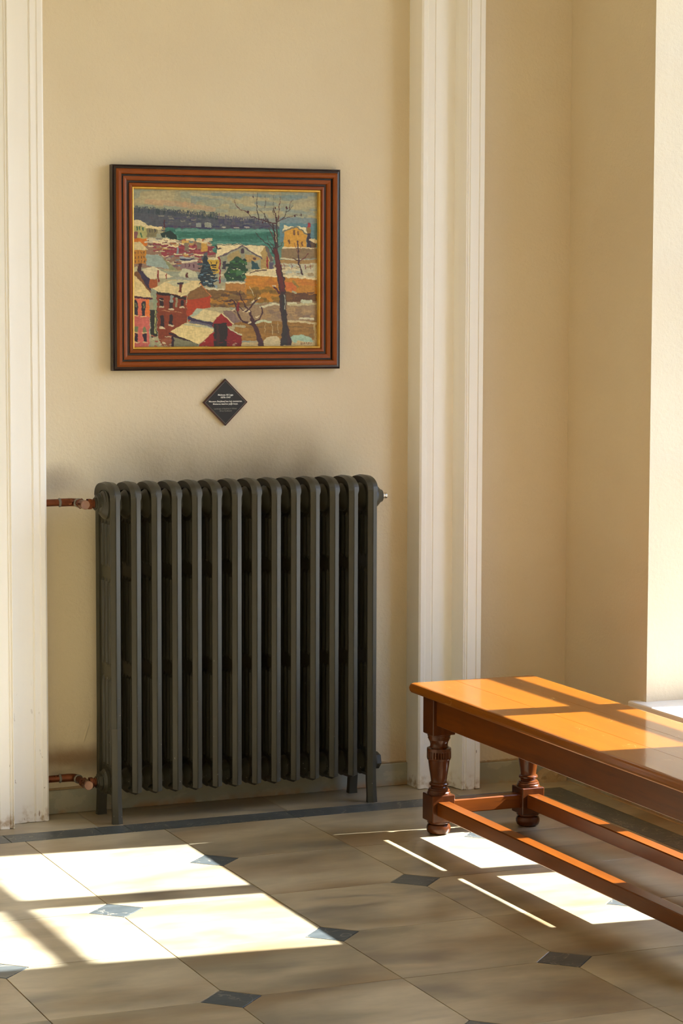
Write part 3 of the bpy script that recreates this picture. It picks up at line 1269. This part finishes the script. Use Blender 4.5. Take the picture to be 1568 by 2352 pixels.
# ochre block and pale wall, mid left
poly([(190, 560), (245, 560), (290, 615), (190, 615)], (194, 176, 128))
poly([(190, 612), (282, 616), (276, 702), (190, 700)], (172, 116, 34))
for y in (630, 660, 685):
    for x in (212, 232, 252, 268):
        stroke([(x, y - 6), (x, y + 6)], 5, (88, 62, 40))
poly([(280, 640), (350, 642), (420, 690), (450, 740), (280, 715)], (138, 152, 140))
poly([(380, 655), (470, 740), (500, 748), (430, 745)], (128, 130, 92))
poly([(505, 700), (605, 690), (612, 745), (500, 735)], (126, 100, 100))
for x in (522, 548, 575):
    stroke([(x, 705), (x, 722)], 7, (74, 40, 52))
stroke([(510, 690), (600, 684)], 12, (196, 184, 150))
rect(664, 672, 738, 765, (186, 150, 50))
stroke([(660, 668), (735, 670)], 16, (196, 184, 140))
for x in (684, 722):
    stroke([(x, 690), (x, 702)], 6, (70, 52, 34))
# big central house
poly([(728, 570), (890, 576), (1036, 586), (1020, 668), (895, 600), (735, 662), (722, 662)], (208, 192, 146))
poly([(735, 662), (888, 588), (1025, 668), (1020, 735), (760, 745), (738, 740)], (138, 138, 112))
poly([(790, 650), (870, 610), (880, 660), (830, 680), (790, 690)], (160, 132, 72), .7)
poly([(905, 640), (950, 640), (1010, 676), (960, 690), (905, 690)], (170, 130, 64), .8)
poly([(1008, 630), (1036, 588), (1062, 655), (1058, 735), (1012, 735)], (158, 132, 76))
poly([(1036, 588), (1050, 586), (1090, 680), (1066, 690)], (98, 86, 76))
stroke([(735, 662), (888, 588)], 8, (92, 78, 84))
stroke([(888, 584), (1015, 670)], 9, (92, 78, 84))
stroke([(722, 576), (890, 580), (1034, 584)], 5, (86, 96, 86))
stroke([(720, 590), (728, 604)], 12, (52, 22, 28))
stroke([(735, 606), (752, 604)], 10, (70, 56, 52))
stroke([(890, 612), (890, 626)], 20, (64, 50, 58))
rect(760, 688, 782, 738, (58, 52, 58))
stroke([(962, 668), (970, 672)], 14, (82, 54, 48))
rect(1060, 690, 1092, 738, (84, 78, 92))
stroke([(742, 664), (748, 830)], 9, (128, 26, 34))
stroke([(1050, 660), (1052, 770)], 7, (134, 40, 36))
# yellow house at right with chimney
poly([(1148, 490), (1160, 454), (1210, 462), (1240, 458), (1305, 470), (1310, 505), (1240, 465)], (212, 198, 152))
poly([(1160, 500), (1238, 462), (1310, 512), (1308, 605), (1162, 595)], (190, 140, 46))
stroke([(1150, 498), (1238, 460), (1312, 512)], 9, (108, 106, 84))
for x, y in ((1224, 500), (1252, 503), (1192, 560), (1247, 565), (1280, 572)):
    stroke([(x, y - 9), (x, y + 9)], 12, (108, 74, 40))
rect(1310, 455, 1334, 510, (126, 98, 44))
rect(1311, 438, 1332, 462, (150, 44, 44))
rect(1312, 505, 1334, 600, (44, 36, 50))
poly([(1334, 545), (1372, 555), (1372, 600), (1334, 605)], (84, 62, 40))
stroke([(1335, 545), (1372, 558)], 20, (198, 180, 134))
stroke([(1155, 598), (1372, 606)], 12, (206, 188, 144))
rect(1140, 604, 1380, 668, (126, 104, 70))
stroke([(1138, 666), (1372, 684)], 10, (192, 184, 146))
rect(1125, 676, 1380, 702, (150, 118, 66))
rect(1120, 700, 1380, 790, (176, 170, 138))
dots(1130, 700, 1370, 780, 26, [(196, 182, 140), (160, 164, 146), (150, 132, 96)], 34, 12, 18)
for x in (1140, 1160, 1208, 1300, 1335):
    stroke([(x, 705), (x + 3, 735)], 4, (122, 40, 44))
# trees on the right, small
stroke([(1250, 560), (1256, 690), (1262, 720), (1282, 770)], 8, (62, 38, 42), 1, 12)
stroke([(1258, 690), (1218, 660)], 5, (66, 36, 40))
stroke([(1260, 682), (1300, 660), (1318, 640)], 5, (96, 36, 40))
stroke([(1254, 640), (1225, 570)], 3, (110, 60, 44))
stroke([(1256, 640), (1275, 580)], 3, (130, 80, 44))
# evergreens
poly([(848, 655), (880, 665), (905, 700), (915, 770), (900, 812), (790, 812), (770, 770), (800, 720), (820, 680)], (34, 66, 44))
dots(790, 680, 905, 800, 40, [(46, 90, 40), (26, 48, 42), (60, 100, 62), (30, 60, 40)], 22, 16, 21)
dots(800, 690, 900, 800, 10, [(176, 178, 144)], 8, 4, 22)
poly([(945, 680), (990, 700), (1005, 735), (950, 740)], (38, 72, 76))
stroke([(655, 640), (640, 665), (660, 670)], 24, (80, 82, 84))
poly([(645, 650), (665, 650), (670, 700), (710, 770), (700, 850), (640, 845), (600, 800), (625, 740)], (34, 46, 52))
dots(600, 700, 715, 850, 46, [(28, 40, 50), (44, 60, 66), (56, 78, 84), (24, 34, 40)], 22, 10, 23)
dots(620, 760, 760, 860, 16, [(124, 146, 150), (84, 116, 130), (190, 182, 150)], 16, 7, 24)
# ochre garden walls
poly([(915, 775), (1100, 790), (1376, 800), (1376, 950), (940, 950), (905, 900)], (172, 116, 30))
poly([(905, 765), (990, 735), (1120, 735), (1125, 780), (1000, 775), (920, 778)], (206, 190, 144))
stroke([(940, 762), (980, 746), (1045, 742)], 7, (70, 50, 44))
stroke([(1140, 782), (1372, 798)], 14, (206, 192, 146))
stroke([(910, 772), (1130, 788)], 9, (210, 194, 146))
dots(930, 800, 1370, 850, 30, [(186, 120, 34), (166, 104, 28), (178, 106, 34)], 60, 18, 31, .7)
dots(930, 860, 1120, 950, 30, [(120, 92, 24), (106, 80, 28), (146, 98, 26)], 46, 20, 32, .8)
poly([(1160, 820), (1235, 830), (1240, 880), (1180, 880)], (190, 96, 42), .8)
poly([(1150, 880), (1372, 905), (1372, 960), (1150, 950)], (98, 66, 32))
dots(1180, 890, 1370, 940, 14, [(110, 72, 30), (90, 58, 32)], 50, 16, 33)
stroke([(1215, 880), (1240, 892)], 12, (156, 152, 118))
stroke([(1225, 820), (1245, 850)], 20, (112, 108, 50), .7)
poly([(780, 825), (908, 825), (908, 900), (780, 880)], (162, 112, 50))
stroke([(785, 822), (905, 826)], 9, (208, 194, 152))
poly([(640, 860), (780, 870), (910, 900), (940, 960), (1020, 985), (700, 985), (640, 930)], (112, 84, 46))
dots(680, 880, 940, 980, 50, [(150, 104, 34), (100, 74, 42), (170, 116, 40), (84, 62, 44), (120, 96, 52)], 34, 14, 35)
stroke([(645, 862), (770, 868)], 9, (196, 186, 150))
# snow ground
poly([(900, 985), (1010, 960), (1376, 945), (1376, 1080), (820, 1100), (760, 1020)], (140, 116, 84))
dots(1000, 985, 1370, 1060, 40, [(160, 130, 86), (128, 104, 76), (150, 120, 78), (120, 98, 80)], 26, 26, 41, .8)
stroke([(1010, 985), (1090, 962), (1130, 968)], 14, (190, 184, 148))
stroke([(1190, 962), (1230, 962)], 18, (192, 188, 150))
stroke([(1280, 948), (1330, 952)], 26, (176, 182, 150))
stroke([(1200, 972), (1372, 962)], 12, (176, 164, 120))
poly([(760, 1005), (820, 1010), (880, 1080), (930, 1100), (800, 1100)], (118, 96, 88))
poly([(840, 1080), (1376, 1075), (1376, 1200), (830, 1200)], (136, 98, 40))
dots(860, 1100, 1360, 1190, 40, [(126, 92, 38), (150, 110, 48), (116, 88, 42)], 90, 14, 43, .8)
stroke([(975, 1085), (1020, 1075), (1075, 1082)], 15, (176, 182, 146))
stroke([(1190, 1075), (1372, 1090)], 13, (186, 170, 126))
stroke([(1265, 1060), (1350, 1062)], 11, (190, 184, 150))
stroke([(820, 1100), (900, 1112)], 14, (160, 150, 112))
stroke([(840, 1225), (1372, 1228)], 26, (182, 160, 112))
poly([(1025, 1200), (1050, 1180), (1110, 1172), (1135, 1195), (1135, 1245), (1030, 1240)], (186, 170, 128))
poly([(1195, 1190), (1225, 1165), (1290, 1165), (1340, 1185), (1350, 1215), (1220, 1215)], (148, 172, 146))
stroke([(1250, 1215), (1360, 1225)], 16, (190, 166, 116))
for x, y in ((1035, 1085), (1080, 1090), (1118, 1085)):
    stroke([(x, y), (x + 4, y + 70)], 3, (168, 150, 104))
stroke([(1362, 1100), (1370, 1230)], 14, (170, 150, 104))
# roofs lower left
poly([(255, 735), (330, 720), (450, 790), (300, 800)], (198, 186, 146))
poly([(190, 720), (235, 720), (230, 760), (190, 770)], (180, 172, 132))
rect(228, 700, 250, 770, (62, 30, 26))
poly([(190, 765), (225, 745), (280, 830), (310, 890), (270, 880), (230, 810), (190, 790)], (110, 72, 40))
poly([(230, 745), (260, 752), (308, 810), (308, 880), (285, 850), (250, 790)], (48, 40, 60))
rect(300, 800, 345, 860, (150, 78, 34))
stroke([(354, 745), (354, 815)], 9, (122, 30, 26))
stroke([(404, 765), (404, 795)], 6, (120, 30, 26))
poly([(480, 770), (510, 732), (590, 750), (605, 790), (500, 800)], (178, 176, 142))
stroke([(537, 765), (537, 805)], 15, (84, 36, 34))
poly([(455, 785), (600, 790), (620, 812), (500, 830)], (146, 146, 128))
# red brick house
poly([(345, 890), (530, 905), (535, 1160), (440, 1225), (350, 1225)], (118, 50, 24))
poly([(535, 900), (625, 830), (685, 910), (680, 985), (600, 1000), (545, 1080), (532, 1040)], (158, 56, 24))
poly([(535, 900), (622, 832), (682, 910), (620, 925), (540, 930)], (116, 86, 46), .95)
poly([(318, 860), (400, 815), (500, 800), (620, 818), (600, 850), (510, 910), (440, 895), (350, 880)], (200, 180, 128))
poly([(400, 820), (500, 802), (560, 815), (470, 850)], (164, 166, 134), .8)
poly([(345, 878), (440, 900), (530, 916), (528, 935), (430, 915), (350, 895)], (42, 24, 22))
stroke([(500, 912), (622, 836)], 8, (204, 186, 134))
stroke([(622, 830), (688, 915)], 5, (186, 110, 54))
rect(486, 825, 504, 888, (96, 44, 26))
stroke([(480, 826), (508, 826)], 12, (44, 30, 46))
poly([(320, 900), (345, 900), (345, 1000), (320, 1000)], (130, 140, 110))
for x, y, h in ((375, 950, 40), (437, 965, 40), (505, 960, 26), (380, 1075, 60), (433, 1065, 50)):
    stroke([(x, y - h / 2), (x, y + h / 2)], 24, (40, 26, 30))
    stroke([(x - 14, y + h / 2 + 10), (x + 12, y + h / 2 + 12)], 10, (184, 168, 134))
stroke([(437, 915), (437, 940)], 20, (124, 134, 124))
stroke([(466, 925), (470, 975)], 12, (136, 128, 96))
stroke([(365, 935), (388, 938)], 4, (186, 170, 134))
stroke([(375, 1005), (500, 1018)], 4, (156, 108, 74))
poly([(300, 1000), (345, 1000), (345, 1170), (310, 1200)], (34, 34, 28))
stroke([(335, 1000), (335, 1150)], 8, (150, 150, 96))
poly([(310, 1180), (350, 1165), (370, 1230), (310, 1235)], (150, 146, 110))
poly([(370, 1190), (430, 1180), (450, 1235), (370, 1235)], (134, 74, 44))
dots(320, 1170, 440, 1235, 16, [(190, 172, 134), (140, 80, 60), (150, 140, 110)], 20, 8, 52)
# pink house
poly([(190, 925), (300, 930), (298, 1240), (190, 1240)], (198, 102, 72))
poly([(190, 1030), (298, 1030), (298, 1240), (190, 1240)], (184, 94, 82))
poly([(275, 930), (300, 930), (300, 1050), (275, 1040)], (208, 112, 48))
poly([(190, 775), (222, 785), (300, 885), (310, 920), (190, 915)], (204, 182, 126))
stroke([(190, 916), (310, 926)], 12, (70, 30, 44))
for x, y in ((214, 985), (262, 992)):
    stroke([(x, y - 38), (x, y + 38)], 24, (38, 34, 44))
    stroke([(x, y - 30), (x + 2, y - 6)], 9, (108, 112, 76))
    stroke([(x - 14, y + 48), (x + 14, y + 50)], 9, (206, 168, 116))
for x, y in ((217, 1165), (268, 1168)):
    stroke([(x, y - 50), (x, y - 30)], 24, (104, 112, 74))
    stroke([(x, y - 8), (x, y + 28)], 22, (36, 26, 40))
    stroke([(x - 14, y - 22), (x + 14, y - 20)], 6, (206, 168, 116))
    stroke([(x - 12, y + 42), (x + 14, y + 42)], 8, (200, 168, 120))
# barn in front
poly([(610, 990), (745, 1018), (760, 1030), (710, 1085), (560, 1055), (540, 1045)], (196, 180, 130))
poly([(600, 990), (640, 995), (600, 1035), (545, 1045)], (150, 162, 138), .9)
stroke([(545, 1052), (610, 1080), (715, 1095)], 22, (50, 42, 66))
stroke([(560, 1078), (690, 1104)], 14, (92, 88, 98))
poly([(700, 1080), (755, 1020), (825, 1092), (820, 1110), (700, 1110)], (130, 26, 26))
poly([(430, 1140), (520, 1085), (600, 1095), (705, 1120), (690, 1160), (610, 1225), (520, 1190)], (204, 184, 126))
stroke([(520, 1092), (700, 1120)], 10, (158, 160, 132), .8)
stroke([(425, 1155), (520, 1190), (600, 1228)], 14, (48, 28, 34))
poly([(440, 1170), (590, 1215), (610, 1240), (440, 1240)], (118, 116, 88))
rect(436, 1170, 452, 1240, (46, 26, 40))
poly([(612, 1232), (705, 1140), (708, 1240), (612, 1240)], (136, 24, 20))
poly([(705, 1090), (790, 1085), (795, 1240), (705, 1240)], (34, 28, 26))
stroke([(730, 1100), (735, 1230)], 16, (60, 30, 30))
poly([(790, 1120), (882, 1170), (884, 1240), (790, 1240)], (118, 24, 28))
stroke([(758, 1022), (830, 1090)], 8, (200, 184, 136))
stroke([(795, 1118), (880, 1166)], 8, (176, 176, 140))
dots(620, 1190, 880, 1235, 12, [(150, 40, 32), (96, 20, 30), (160, 120, 96)], 8, 10, 61)
# small bare tree, middle
BR = (62, 34, 38)
stroke([(1012, 1235), (985, 1150), (955, 1080), (935, 1010)], 34, BR, 1, 16)
for pts, w in ((((950, 1095), (890, 1080), (860, 1030), (850, 980), (820, 930), (790, 950), (760, 940)), 14),
               (((955, 1090), (1000, 1060), (1018, 1020), (1010, 980)), 14), (((935, 1015), (900, 960), (870, 900), (876, 870)), 10),
               (((930, 1010), (960, 960), (990, 930)), 12), (((925, 1010), (900, 1010), (870, 980), (840, 930)), 10),
               (((885, 940), (868, 880)), 6), (((955, 970), (985, 900)), 6), (((820, 1000), (850, 1020)), 6)):
    stroke(list(pts), w, BR, 1, w * .45)
stroke([(862, 960), (858, 1000)], 16, (112, 24, 28))
for x, y in ((830, 1000), (925, 1015), (935, 1085), (985, 1045), (900, 1005), (995, 925), (960, 945)):
    stroke([(x - 8, y + 6), (x + 8, y - 5)], 8, (196, 180, 140))
stroke([(940, 850), (962, 905)], 4, (186, 176, 136))
# the tall tree
TR_ = (52, 34, 34)
poly([(1138, 1235), (1150, 1120), (1130, 1000), (1128, 880), (1110, 760), (1094, 640), (1098, 580), (1118, 580), (1128, 680), (1165, 800), (1172, 900), (1180, 1080), (1212, 1235)], TR_)
poly([(1098, 590), (1118, 590), (1124, 680), (1150, 790), (1166, 880), (1140, 885), (1122, 800), (1100, 690)], (92, 34, 28), .85)
poly([(1140, 900), (1168, 900), (1176, 1100), (1185, 1235), (1145, 1235), (1152, 1100)], (34, 38, 36), .7)
stroke([(1155, 870), (1125, 890), (1090, 845)], 18, (76, 30, 32), 1, 10)
stroke([(1086, 842), (1104, 846)], 9, (196, 184, 146))
stroke([(1163, 900), (1166, 950), (1168, 1000)], 5, (150, 150, 130))
stroke([(1106, 600), (1100, 540), (1094, 470), (1088, 440)], 16, TR_, 1, 8)
stroke([(1114, 600), (1112, 520), (1112, 440), (1110, 400)], 12, (60, 50, 44), 1, 6)
stroke([(1106, 560), (1102, 500)], 4, (176, 160, 120))
for pts, w in ((((1108, 440), (1060, 430), (1000, 410), (950, 395), (930, 380), (920, 360)), 8), (((925, 365), (880, 350), (845, 325), (838, 290), (850, 275)), 5),
               (((1090, 470), (1062, 440), (1035, 400), (1032, 370)), 6), (((1060, 430), (1030, 380), (1000, 350)), 4),
               (((1000, 400), (985, 360), (984, 300), (990, 240)), 7), (((1108, 430), (1100, 370), (1090, 340)), 6), (((1092, 385), (1088, 300), (1094, 250)), 4),
               (((1118, 420), (1125, 360), (1132, 310), (1138, 265)), 6), (((1118, 430), (1160, 400), (1170, 370), (1200, 350), (1222, 320)), 7),
               (((1120, 425), (1190, 400), (1240, 385), (1268, 385)), 4), (((1196, 350), (1200, 310), (1215, 282)), 5), (((1170, 370), (1180, 330)), 5),
               (((1035, 340), (1040, 255)), 3), (((1100, 640), (1060, 580), (1010, 540), (975, 500)), 8), (((1100, 640), (1090, 590), (1060, 560), (1055, 520)), 6),
               (((1112, 600), (1140, 580), (1155, 560)), 7), (((1098, 560), (1075, 500), (1060, 470)), 6), (((1010, 545), (985, 520)), 4)):
    stroke(list(pts), w, random.Random(int(w * 7 + pts[0][0])).choice([(66, 30, 34), (84, 34, 34), (56, 44, 40)]), 1, w * .4)
for x, y, w in ((1178, 340, 13), (1103, 338, 9), (962, 268, 9), (926, 364, 13), (1270, 385, 8), (1230, 395, 8), (1020, 430, 10), (1070, 432, 8)):
    stroke([(x, y - 3), (x, y + 3)], w, (64, 24, 30))
# signature squiggles
for x in range(1270, 1340, 12):
    stroke([(x, 1228), (x + 5, 1216), (x + 8, 1228)], 3, (110, 70, 44))
# brush texture on colour
IMG *= (1 + 0.28 * (vnoise(5, 2.2, 71) - .5) + 0.22 * (vnoise(2, 6, 72) - .5))[..., None]
IMG = np.clip(IMG * 1.12, 0, 1)

cx0, cx1 = -W2 + .0745, W2 - .0745
cz0, cz1 = -H2 + .0745, H2 - .0745
vx = np.linspace(cx0, cx1, CW)
vz = np.linspace(cz1, cz0, CH)
VX, VZ = np.meshgrid(vx, vz)
co = np.stack([VX, np.full_like(VX, -.0085), VZ], -1).reshape(-1, 3)
idx = np.arange(CW * CH).reshape(CH, CW)
quads = np.stack([idx[:-1, :-1], idx[1:, :-1], idx[1:, 1:], idx[:-1, 1:]], -1).reshape(-1, 4)
me = bpy.data.meshes.new('canvas')
me.vertices.add(len(co))
me.vertices.foreach_set('co', co.ravel())
me.loops.add(quads.size)
me.loops.foreach_set('vertex_index', quads.ravel().astype(np.int32))
me.polygons.add(len(quads))
me.polygons.foreach_set('loop_start', np.arange(0, quads.size, 4, dtype=np.int32))
me.update(calc_edges=True)
att = me.color_attributes.new('paint', 'FLOAT_COLOR', 'POINT')
rgba = np.ones((CW * CH, 4), np.float32)
rgba[:, :3] = IMG.reshape(-1, 3)
att.data.foreach_set('color', rgba.ravel())
me.materials.append(M['canvas'])
cv = bpy.data.objects.new('canvas', me)
COL.objects.link(cv)
cv.parent = pic
cv['label'] = 'painted winter townscape with bare trees and snowy roofs'

# ------------------------------------------------------------------ wall plaque
PX, PZ, PR = 2.7165, 1.298, 0.0755
plq = empty('wall_plaque', (PX, YN - .004, PZ), 'small black diamond-shaped caption plaque with white lettering, below the painting', 'plaque')


def ring_mesh(r0, r1, y0, y1):
    b_ = bmesh.new()
    a = [b_.verts.new((x * r1, y0, z * r1)) for x, z in ((0, 1), (1, 0), (0, -1), (-1, 0))]
    c = [b_.verts.new((x * r0, y0, z * r0)) for x, z in ((0, 1), (1, 0), (0, -1), (-1, 0))]
    a2 = [b_.verts.new((v.co.x, y1, v.co.z)) for v in a]
    c2 = [b_.verts.new((v.co.x, y1, v.co.z)) for v in c]
    for k in range(4):
        n = (k + 1) % 4
        b_.faces.new((a[k], a[n], c[n], c[k]))
        b_.faces.new((a[k], a[n], a2[n], a2[k]))
        b_.faces.new((c[k], c[n], c2[n], c2[k]))
        b_.faces.new((a2[k], a2[n], c2[n], c2[k]))
    return b_


bm = bmesh.new()
vs = box(bm, -1, 1, -.0055, .003, -1, 1)
for v in list(bm.verts):
    x, z = v.co.x, v.co.z
    v.co.x, v.co.z = (x - z) / 2 * (PR - .0042), (x + z) / 2 * (PR - .0042)
finish(bm, 'plate', M['plaque'], plq)
finish(ring_mesh(PR - .0044, PR, -.006, .003), 'plaque_edge', M['plaque_edge'], plq)
finish(ring_mesh(PR - .0068, PR - .0060, -.0060, -.0054), 'border_line', M['letter_dim'], plq)


def lettering(txt, size, z, mat, width=None, bold=0.0):
    cu = bpy.data.curves.new('lettering', 'FONT')
    cu.body = txt
    cu.align_x = 'CENTER'
    cu.size = size
    cu.extrude = 0.0001
    cu.offset = bold
    cu.resolution_u = 3
    tmp = bpy.data.objects.new('tmp', cu)
    COL.objects.link(tmp)
    bpy.context.view_layer.update()
    me_ = bpy.data.meshes.new_from_object(tmp.evaluated_get(bpy.context.evaluated_depsgraph_get()))
    bpy.data.objects.remove(tmp, do_unlink=True)
    me_.name = 'lettering'
    me_.materials.clear()
    me_.materials.append(mat)
    xsv = [v.co.x for v in me_.vertices]
    k = 1.0
    if width and xsv:
        k = width / (max(xsv) - min(xsv))
    for v in me_.vertices:
        v.co.x *= k
    o_ = bpy.data.objects.new('lettering', me_)
    COL.objects.link(o_)
    o_.parent = plq
    o_.rotation_euler = (math.radians(90), 0, 0)
    o_.location = (0, -.0057, z)
    return o_


def zt_(py):      # study-crop row -> height on the plaque
    return (728 - py) / 9.8 / 710.0


lettering('Mehmet Ali Laga', .0075, zt_(578), M['letter'], .052, .0001)
lettering('1878-1947', .0075, zt_(635), M['letter'], .034, .0001)
lettering('Manzara Be\u015fikta\u015f\u2019tan k\u0131\u015f manzaras\u0131.', .0075, zt_(723), M['letter'], .114, .0001)
lettering('Mukavva \u00fczerine ya\u011fl\u0131 boya.', .0075, zt_(780), M['letter'], .086, .0001)
lettering('Landscape of Be\u015fikta\u015f in Winter', .0062, zt_(884), M['letter_dim'], .078)
lettering('Oil on Cardboard', .0062, zt_(934), M['letter_dim'], .041)

# ------------------------------------------------------------------ bench
BX, BY = 3.298, 6.62
BL = 1.98
ROT = math.radians(-0.45)
bench = empty('bench', (BX, BY, 0), 'honey brown wooden bench with turned legs standing beside the window', 'bench', rotz=ROT)
TX0, TX1 = 3.077 - BX, 3.507 - BX
TY1, TY0 = 6.680 - BY, 6.680 - BY - BL
TZ0, TZ1 = .429, .460
# top of three boards
cuts = [TX0, TX0 + .150, TX0 + .293, TX1]


def board(x0, x1, left, right):
    b_ = bmesh.new()
    g_ = .0002
    e = .011
    prof = []
    xa = x0 + (0 if left else g_)
    xb = x1 - (0 if right else g_)
    if left:
        prof += [(xa + e, TZ0), (xa + .005, TZ0 + .002), (xa + .0018, TZ0 + .006), (xa, TZ0 + .012), (xa + .0004, TZ1 - .010), (xa + .002, TZ1 - .006), (xa + .005, TZ1 - .0022), (xa + .009, TZ1 - .0005), (xa + .014, TZ1)]
    else:
        prof += [(xa, TZ0), (xa, TZ1 - .0004), (xa + .0005, TZ1)]
    if right:
        prof += [(xb - .014, TZ1), (xb - .009, TZ1 - .0005), (xb - .005, TZ1 - .0022), (xb - .002, TZ1 - .006), (xb - .0004, TZ1 - .010), (xb, TZ0 + .012), (xb - .0018, TZ0 + .006), (xb - .005, TZ0 + .002), (xb - e, TZ0)]
    else:
        prof += [(xb - .0005, TZ1), (xb, TZ1 - .0004), (xb, TZ0)]
    rows = []
    ends = [(TY0, 0), (TY0 + .004, 1), (TY1 - .004, 1), (TY1, 0)]
    ends = [(TY0, .006), (TY0 + .001, .002), (TY0 + .006, 0), (TY1 - .006, 0), (TY1 - .001, .002), (TY1, .006)]
    zm = (TZ0 + TZ1) / 2
    for y, sh in ends:
        rows.append([b_.verts.new((x, y, z - math.copysign(sh, z - zm) * .8)) for x, z in prof])
    n_ = len(prof)
    for a, c in zip(rows[:-1], rows[1:]):
        for q in range(n_):
            b_.faces.new((a[q], a[(q + 1) % n_], c[(q + 1) % n_], c[q]))
    b_.faces.new(rows[0])
    b_.faces.new(rows[-1][::-1])
    return finish(b_, 'seat_board', M['seat'], bench)


board(cuts[0], cuts[1], True, False)
board(cuts[1], cuts[2], False, False)
board(cuts[2], cuts[3], False, True)

LX = (3.145 - BX, 3.451 - BX)
LYS = (-.014, -(BL - .12))
HB = .0375
# lower centre part of the leg: lathe profile (r, z)
LP = [(.014, 0), (.026, .001), (.034, .006), (.0372, .015), (.0372, .022), (.034, .030), (.029, .033), (.029, .0345), (.0345, .0355), (.0355, .0375), (.0355, .044)]
UP = [(.0355, .124), (.0355, .130), (.0335, .1325), (.0335, .137), (.0305, .1395), (.0300, .1425), (.0255, .1450), (.0245, .1480), (.0262, .1505), (.0292, .1530), (.0298, .1562),
      (.0285, .1592), (.0248, .1615), (.0240, .1650), (.0258, .178), (.0285, .195), (.0308, .210), (.0322, .222), (.0328, .2295), (.0355, .2310)]
UP2 = [(.0362, .2335), (.0362, .2365)]
UP3 = [(.0372, .2640), (.0368, .2668), (.0300, .2690), (.0272, .2735), (.0270, .280), (.0290, .2870), (.0322, .2925), (.0322, .2955), (.0345, .2965), (.0345, .3040), (.0360, .3055), (.0360, .312)]


def leg():
    b_ = bmesh.new()
    lathe(b_, LP, 32)
    box(b_, -HB, HB, -HB, HB, .042, .125, .0022, 1)
    lathe(b_, UP + UP2, 32)
    # fluted band
    seg = 78
    rows = []
    for z, amp in ((.2360, 0), (.2372, .0040), (.2520, .0040), (.2560, .0016), (.2575, 0), (.2642, 0)):
        ring = []
        for k in range(seg):
            a = 2 * math.pi * k / seg
            r = .0372 - (amp if (k % 3) in (0,) else 0)
            ring.append(b_.verts.new((r * math.cos(a), r * math.sin(a), z)))
        rows.append(ring)
    for a, c in zip(rows[:-1], rows[1:]):
        for k in range(seg):
            b_.faces.new((a[k], a[(k + 1) % seg], c[(k + 1) % seg], c[k]))
    b_.faces.new(rows[0][::-1])
    b_.faces.new(rows[-1])
    lathe(b_, UP3, 32)
    box(b_, -HB, HB, -HB, HB, .310, TZ0, .0022, 1)
    return b_


proto = finish(leg(), 'leg', M['leg'], bench, 26)
first = True
for y in LYS:
    for x in LX:
        o = proto if first else proto.copy()
        if not first:
            COL.objects.link(o)
        first = False
        o.location = (x, y, 0)

AZ0 = .342


def bar(name, x0, x1, y0, y1, z0, z1, mat, bev=.0018):
    b_ = bmesh.new()
    cx, cy, cz = (x0 + x1) / 2, (y0 + y1) / 2, (z0 + z1) / 2
    box(b_, x0 - cx, x1 - cx, y0 - cy, y1 - cy, z0 - cz, z1 - cz, bev, 1)
    return finish(b_, name, mat, bench, None, (cx, cy, cz))


ya, yb = LYS[1] + HB - .006, LYS[0] - HB + .006
bar('long_apron', LX[0] - .026, LX[0] - .004, ya, yb, AZ0, TZ0, M['brown'])
bar('long_apron', LX[1] + .004, LX[1] + .026, ya, yb, AZ0, TZ0, M['brown'])
bar('end_apron', LX[0] + HB - .006, LX[1] - HB + .006, LYS[0] + .004, LYS[0] + .026, AZ0, TZ0, M['crossw'])
bar('end_apron', LX[0] + HB - .006, LX[1] - HB + .006, LYS[1] - .026, LYS[1] - .004, AZ0, TZ0, M['crossw'])
bar('long_stretcher', LX[0] - .0215, LX[0] + .0215, ya, yb, .062, .105, M['brown'], .003)
bar('long_stretcher', LX[1] - .0215, LX[1] + .0215, ya, yb, .062, .105, M['brown'], .003)
bar('cross_stretcher', LX[0] + HB - .006, LX[1] - HB + .006, LYS[0] - .02, LYS[0] + .02, .062, .105, M['crossw'], .003)
bar('cross_stretcher', LX[0] + HB - .006, LX[1] - HB + .006, LYS[1] - .02, LYS[1] + .02, .062, .105, M['crossw'], .003)
